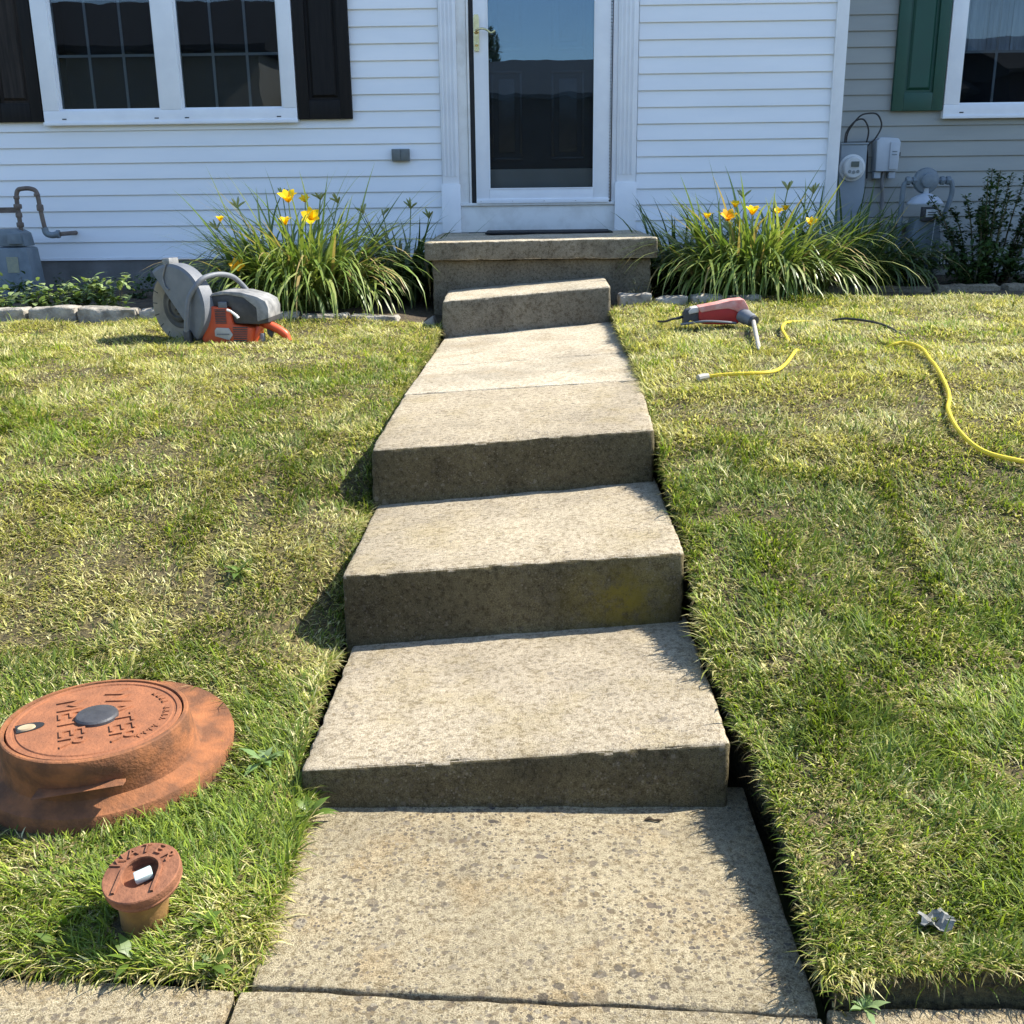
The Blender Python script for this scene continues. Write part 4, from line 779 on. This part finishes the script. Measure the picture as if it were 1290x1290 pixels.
for i, (x, y, h) in enumerate([(-3.05, 6.16, .17), (-2.80, 6.14, .17), (-2.62, 6.18, .18), (-2.36, 6.15, .21), (-3.3, 6.16, .16)]):
    leafy('leafy_weed', ['pale leafy weed in the bed behind the edging stones'][0], 'weed', bed(x, y), 230, (.18, .10, h*1.15), .07, PALEG, 40+i, WG, 9, .5)
for i, (x, y, h) in enumerate([(-2.2, 6.75, .24), (-1.95, 6.7, .26), (-2.5, 6.9, .2), (-2.9, 6.95, .16), (-3.2, 6.8, .16)]):
    leafy('shaded_weed', 'dark leafy weed in the shade at the house foundation', 'weed', bed(x, y), 150, (.2, .12, h), .05, SHADED, 50+i, 'shaded weeds at the foundation', 9, .5)
leafy('shrub', 'tall dark small-leaved shrub beside the grey house gas meter', 'shrub', bed(3.02, 7.25), 5200, (.40, .28, .80), .040, [(.03, .065, .018), (.045, .09, .022), (.06, .11, .03)], 60, None, 26, .6, nseg=2)
leafy('shrub', 'thin dark shrub under the neighbour window', 'shrub', bed(3.55, 7.3), 2800, (.28, .2, .66), .040, [(.03, .065, .018), (.045, .09, .022)], 61, None, 16, .6, nseg=2)
for i, (x, y) in enumerate([(2.5, 6.95), (2.85, 7.0), (3.2, 6.95), (3.5, 7.0), (2.3, 7.2)]):
    leafy('ground_cover', 'low dark leafy cover under the shrubs and meters', 'plant', bed(x, y), 520, (.32, .2, .3), .08, SHADED, 70+i, 'low cover in the shaded bed', 8, .35)
leafy('dry_weed', 'dry wispy weed between the porch and the short stone row', 'weed', bed(.66, 6.12), 60, (.16, .07, .16), .07, [(.28, .25, .14), (.16, .18, .07)], 80, None, 12, .08)
leafy('dry_weed', 'low dark weed at the foot of the flowering daylily by the porch', 'weed', bed(.95, 6.16), 110, (.24, .08, .10), .05, SHADED+[(.14, .15, .07)], 81, None, 12, .25)
def rosette(label, x, y, n, size, cols, seed, z=None):
    p = thing('broadleaf_weed', label, 'weed', (x, y, float(height(x, y)) if z is None else z), 'broadleaf weeds in the lawn'); r_ = np.random.default_rng(seed)
    n = int(n*1.6); az = np.arange(n)*2.4+r_.random(n)*.6; size = size*.62; cols = np.array(cols); c = cols[r_.integers(0, len(cols), n)]; L = size*(.6+.7*r_.random(n))
    for i in range(n):
        V, F, C = ribbons(np.zeros((1, 3))+np.array([0, 0, .012]), az[i:i+1], np.array([.4+.7*r_.random()]), L[i:i+1], L[i:i+1]*(.26+.14*r_.random()), np.array([.7+.5*r_.random()]), 6, c[i:i+1], wprof=lambda t: (np.sin(np.pi*np.clip(t**1.2*.9+.06, 0, 1)))*(.72+.28*np.cos(t*26)))
        np_mesh('leaf', V, F, LEAFM, p, C)
    return p
WC = [(.10, .16, .025), (.14, .20, .035), (.08, .13, .02)]; PG = [(.22, .30, .13), (.16, .25, .08)]
for i, (lb, x, y, n, s, cc) in enumerate([('dandelion-like weed alone on the dry lawn bank', -.817, 2.796, 8, .085, WC), ('pale broad-leaved weed between meter box and lowest step', -.575, 2.03, 9, .085, PG),
        ('spiky green weed at the corner of the lowest step', -.458, 1.905, 9, .085, WC), ('leafy weed in front of the valve box pipe', -.665, 1.475, 7, .075, WC), ('leafy weed at the sidewalk joint corner', -.53, 1.47, 8, .075, WC),
        ('broad-leaved weed between valve box and the pebbly slab', -.565, 1.53, 7, .07, WC), ('small weed in the gap by the sidewalk corner', .515, 1.375, 9, .06, PG), ('broad weed beside the valve box shadow', -.80, 1.50, 7, .07, WC)]):
    rosette(lb, x, y, n, s, cc, 90+i, None if x < .4 or x > .53 else .005)
# debris
k = MB(); r_ = random.Random(5); n_ = 7; vs = []
for j in range(n_):
    for i in range(n_): vs.append((.640+.052*i/(n_-1)+r_.uniform(-.004, .004), 1.482+.04*j/(n_-1)+r_.uniform(-.004, .004), .112+r_.uniform(-.003, .004)+.008*math.sin(i*1.3+j*.4)))
k.add(vs, [(j*n_+i, j*n_+i+1, (j+1)*n_+i+1, (j+1)*n_+i) for j in range(n_-1) for i in range(n_-1)]); k.add([(x, y, z-.002) for x, y, z in vs], [((j+1)*n_+i, (j+1)*n_+i+1, j*n_+i+1, j*n_+i) for j in range(n_-1) for i in range(n_-1)])
o = k.build('foil_scrap', FOIL, None, smooth=0); tag(o, 'crumpled silvery scrap lying in the grass by the path slab', 'litter'); o.location.z = float(height(.67, 1.5))-.09
for lb, x, y, a_ in (('dry curled leaf on the pebbly slab below the lowest step', .245, 1.921, .4),):
    k = MB(); k.tube([(x-.014, y, .003), (x-.004, y+.003, .006), (x+.006, y-.001, .004), (x+.016, y-.004, .006), (x+.026, y+.004, .003)], [.001, .004, .002, .003, .0008], 6); tag(k.build('dry_leaf', M('dry_leaf', (.07, .045, .02), None, 30, .8)), lb, 'leaf')

# ------------------------------------------------------------------ meters and pipes
gmL = thing('gas_meter', 'blue-grey gas meter with a brown looped pipe on the white siding', 'gas meter', (-3.35, 7.15, .62)); 
gi = lambda o: o
k = MB(); k.prism([(-.16, .0), (.115, .0), (.115, .10), (.095, .33), (-.14, .33), (-.16, .1)], -.09, .09, axis='y'); k.build('body', GASBLUE, gmL, bev=.02)
k = MB(); k.prism([(-.14, .335), (.085, .335), (.07, .42), (.02, .445), (-.10, .445), (-.14, .40)], -.075, .075, axis='y'); k.build('head', GASBLUE, gmL, bev=.012)
k = MB(); k.box(-.02, .07, -.098, -.07, .35, .42); k.build('index_cover', GASBLUE, gmL, bev=.006)
k = MB(); k.box(-.045, .03, -.094, -.086, .17, .27); k.build('label', LABELY, gmL, smooth=0)
k = MB(); k.tube(smooth_path([(.035, 0, .43), (.035, 0, .56), (.035, 0, .64), (.05, 0, .685), (.085, 0, .695), (.13, 0, .695), (.165, 0, .68), (.175, 0, .64), (.182, 0, .55), (.192, 0, .46), (.205, .0, .42), (.235, .0, .405), (.275, .0, .41)], 5), .0145, 12); k.build('pipe', PIPE, gmL)
for (x, z, r_, h) in ((.035, .47, .024, .03), (.035, .53, .022, .03), (.035, .585, .027, .03), (.180, .575, .023, .04), (.035, .64, .02, .02), (.170, .655, .02, .02)):
    k = MB(); k.lathe([(r_*.9, 0), (r_, h*.2), (r_, h*.8), (r_*.9, h)], 8, mat=Matrix.Translation((x, 0, z-h/2))); k.build('union', PIPE, gmL)
k = MB(); k.tube(smooth_path([(.192, 0, .45), (.20, 0, .415), (.235, 0, .402), (.275, 0, .408)], 5), .021, 12); k.lathe([(.026, 0), (.026, .018)], 12, mat=Matrix.Translation((.268, 0, .408)) @ Matrix.Rotation(R(90), 4, 'Y')); k.build('elbow', GASBLUE, gmL)
k = MB(); k.box(-.16, .03, .02, .03, .545, .58); k.build('bracket', PIPE, gmL)
k = MB(); k.tube([(.285, 0, .408), (.285, .1, .408), (.285, .27, .408)], .0145, 10); k.tube([(-.08, .02, -.05), (-.08, .02, .02)], .02, 10); k.build('supply_pipe', PIPE, gmL)
em = thing('electric_meter', 'tall grey electric meter cabinet with a round dial and black cable loops', 'electric meter', (2.22, 7.7, .6))
k = MB(); k.box(-.088, .088, -.045, .085, -.06, .94); k.build('cabinet', METERG, em, bev=.005)
k = MB(); k.box(-.094, .094, -.052, .09, .9405, .952); k.build('cabinet_lid', METERG, em, bev=.003)
k = MB(); k.lathe([(.088, 0), (.088, .012), (.074, .016), (.070, .05), (.062, .058), (0, .060)], 36, mat=Matrix.Translation((-.008, -.045, .79)) @ Matrix.Rotation(R(90), 4, 'X'), cap=False); dl = k.build('dial', PALE, em)
k = MB(); k.box(-.030, .022, -.111, -.100, .795, .83); k.build('display', M('lcd', (.10, .12, .10), None, 30, .3), dl, smooth=0)
for q in range(3):
    k = MB(); k.lathe([(.011, 0), (.011, .003), (0, .003)], 12, mat=Matrix.Translation((-.038+q*.028, -.104, .765-.004*(q == 1))) @ Matrix.Rotation(R(90), 4, 'X'), cap=False); k.build('register', M('reg_grey', (.2, .22, .22), None, 30, .5), dl)
for pts in ([(-.055, 0, .95), (-.05, 0, 1.02), (0, -.01, 1.09), (.06, -.01, 1.10), (.10, 0, 1.03), (.095, .02, .94)], [(-.04, .02, .95), (-.03, .02, 1.03), (.03, .0, 1.12), (.09, -.01, 1.14), (.15, -.01, 1.13), (.185, 0, 1.06), (.15, .0, .98), (.10, 0, .93), (.115, .03, .86), (.125, .04, .72)]):
    k = MB(); k.tube(smooth_path(pts), .0055, 8); k.build('cable', BLACKC, em)
ub = thing('utility_box', 'small pale grey utility box beside the electric meter', 'utility box', (2.462, 7.78, 1.365))
k = MB(); k.prism([(-.078, 0), (.072, 0), (.078, .19), (.06, .215), (-.06, .222), (-.085, .20)], -.10, .012, axis='y'); bx = k.build('case', BOXG, ub, bev=.008)
k = MB(); k.box(.008, .068, -.108, -.10, .012, .19); k.build('cover', BOXG, ub, bev=.003)
for z in (.105, .125):
    k = MB(); k.box(.022, .055, -.1105, -.1078, z, z+.006); k.build('mark', GASBLUE, ub, smooth=0)
k = MB(); k.box(.078, .092, -.07, -.05, .10, .125); k.build('lock', BLACKC, ub, bev=.002)
for x in (-.055, .045):
    k = MB(); k.box(x-.022, x+.022, -.07, -.01, -.045, -.002); k.build('cable_gland', BOXG, ub, bev=.003)
k = MB(); k.tube(smooth_path([(-.005, -.05, 0), (-.01, -.04, -.08), (.01, -.02, -.2), (0, -.01, -.6), (0, -.01, -.80)]), .013, 8); k.build('conduit', M('conduit', (.2, .2, .2), None, 10, .5), ub)
gr = thing('gas_meter', 'grey gas meter with round regulator and cone-shaped cap by the shrub', 'gas meter', (2.70, 7.56, .6))
k = MB(); k.prism([(-.10, .12), (.10, .12), (.105, .30), (.08, .46), (-.08, .46), (-.105, .30)], -.08, .08, axis='y'); k.build('body', GASBLUE, gr, bev=.018)
k = MB(); k.box(-.055, .045, -.115, -.075, .44, .53); k.build('index_box', SAWDARK, gr, bev=.006)
k = MB(); k.box(-.03, .045, -.120, -.114, .465, .515); pl = k.build('number_plate', PALE, gr, smooth=0)
for z in (.478, .492):
    k = MB(); k.box(-.02, .035, -.1215, -.1195, z, z+.006); k.build('print_line', SAWDARK, pl, smooth=0)
k = MB(); k.lathe([(.118, .545), (.120, .553), (.085, .592), (.035, .615), (.018, .62), (.016, .66)], 28, mat=Matrix.Translation((-.01, -.02, 0))); k.build('cap', BOXG, gr)
k = MB(); k.lathe([(.085, -.02), (.085, .0), (.078, .012), (.05, .02), (.045, .05), (.03, .055), (0, .055)], 28, mat=Matrix.Translation((-.01, -.01, .70)) @ Matrix.Rotation(R(90), 4, 'X'), cap=False); k.build('regulator', GASBLUE, gr)
k = MB(); k.tube(smooth_path([(-.16, 0, .0), (-.16, 0, .3), (-.16, 0, .62), (-.14, 0, .69), (-.08, 0, .70), (.10, 0, .70), (.16, 0, .69), (.17, .0, .6), (.12, 0, .42)], 5), .017, 10); k.build('pipe', GASBLUE, gr)
for x in (-.145, -.10, .085, .125):
    k = MB(); k.lathe([(.026, 0), (.028, .006), (.028, .022), (.026, .028)], 8, mat=Matrix.Translation((x, 0, .70)) @ Matrix.Rotation(R(90), 4, 'Y')); k.build('union', GASBLUE, gr)
k = MB(); k.box(-.06, .03, -.086, -.079, .18, .25); k.build('label', LABELY, gr, smooth=0)
k = MB(); k.tube(smooth_path([(.035, -.118, .46), (.025, -.13, .36), (.012, -.15, .22), (.008, -.17, .10)]), .0025, 6); k.build('hanging_wire', PALE, gr)
k = MB(); k.box(-.16, .13, .08, .24, .40, .42); k.build('bracket', GASBLUE, gr)
k = MB(); k.tube([(.09, 0, -.05), (.09, 0, .14)], .015, 8); k.build('support_leg', GASBLUE, gr)
fv = thing('foundation_vent', 'small dark foundation vent with pale upright slats behind the shrub', 'vent', (2.90, 7.765, .725))
k = MB(); k.box(-.10, .10, 0, .03, 0, .10); k.build('frame', FLATBLACK, fv, smooth=0)
for q in range(7):
    k = MB(); k.box(-.08+q*.024, -.068+q*.024, -.008, -.0005, .012, .088); k.build('slat', PALE, fv, smooth=0)
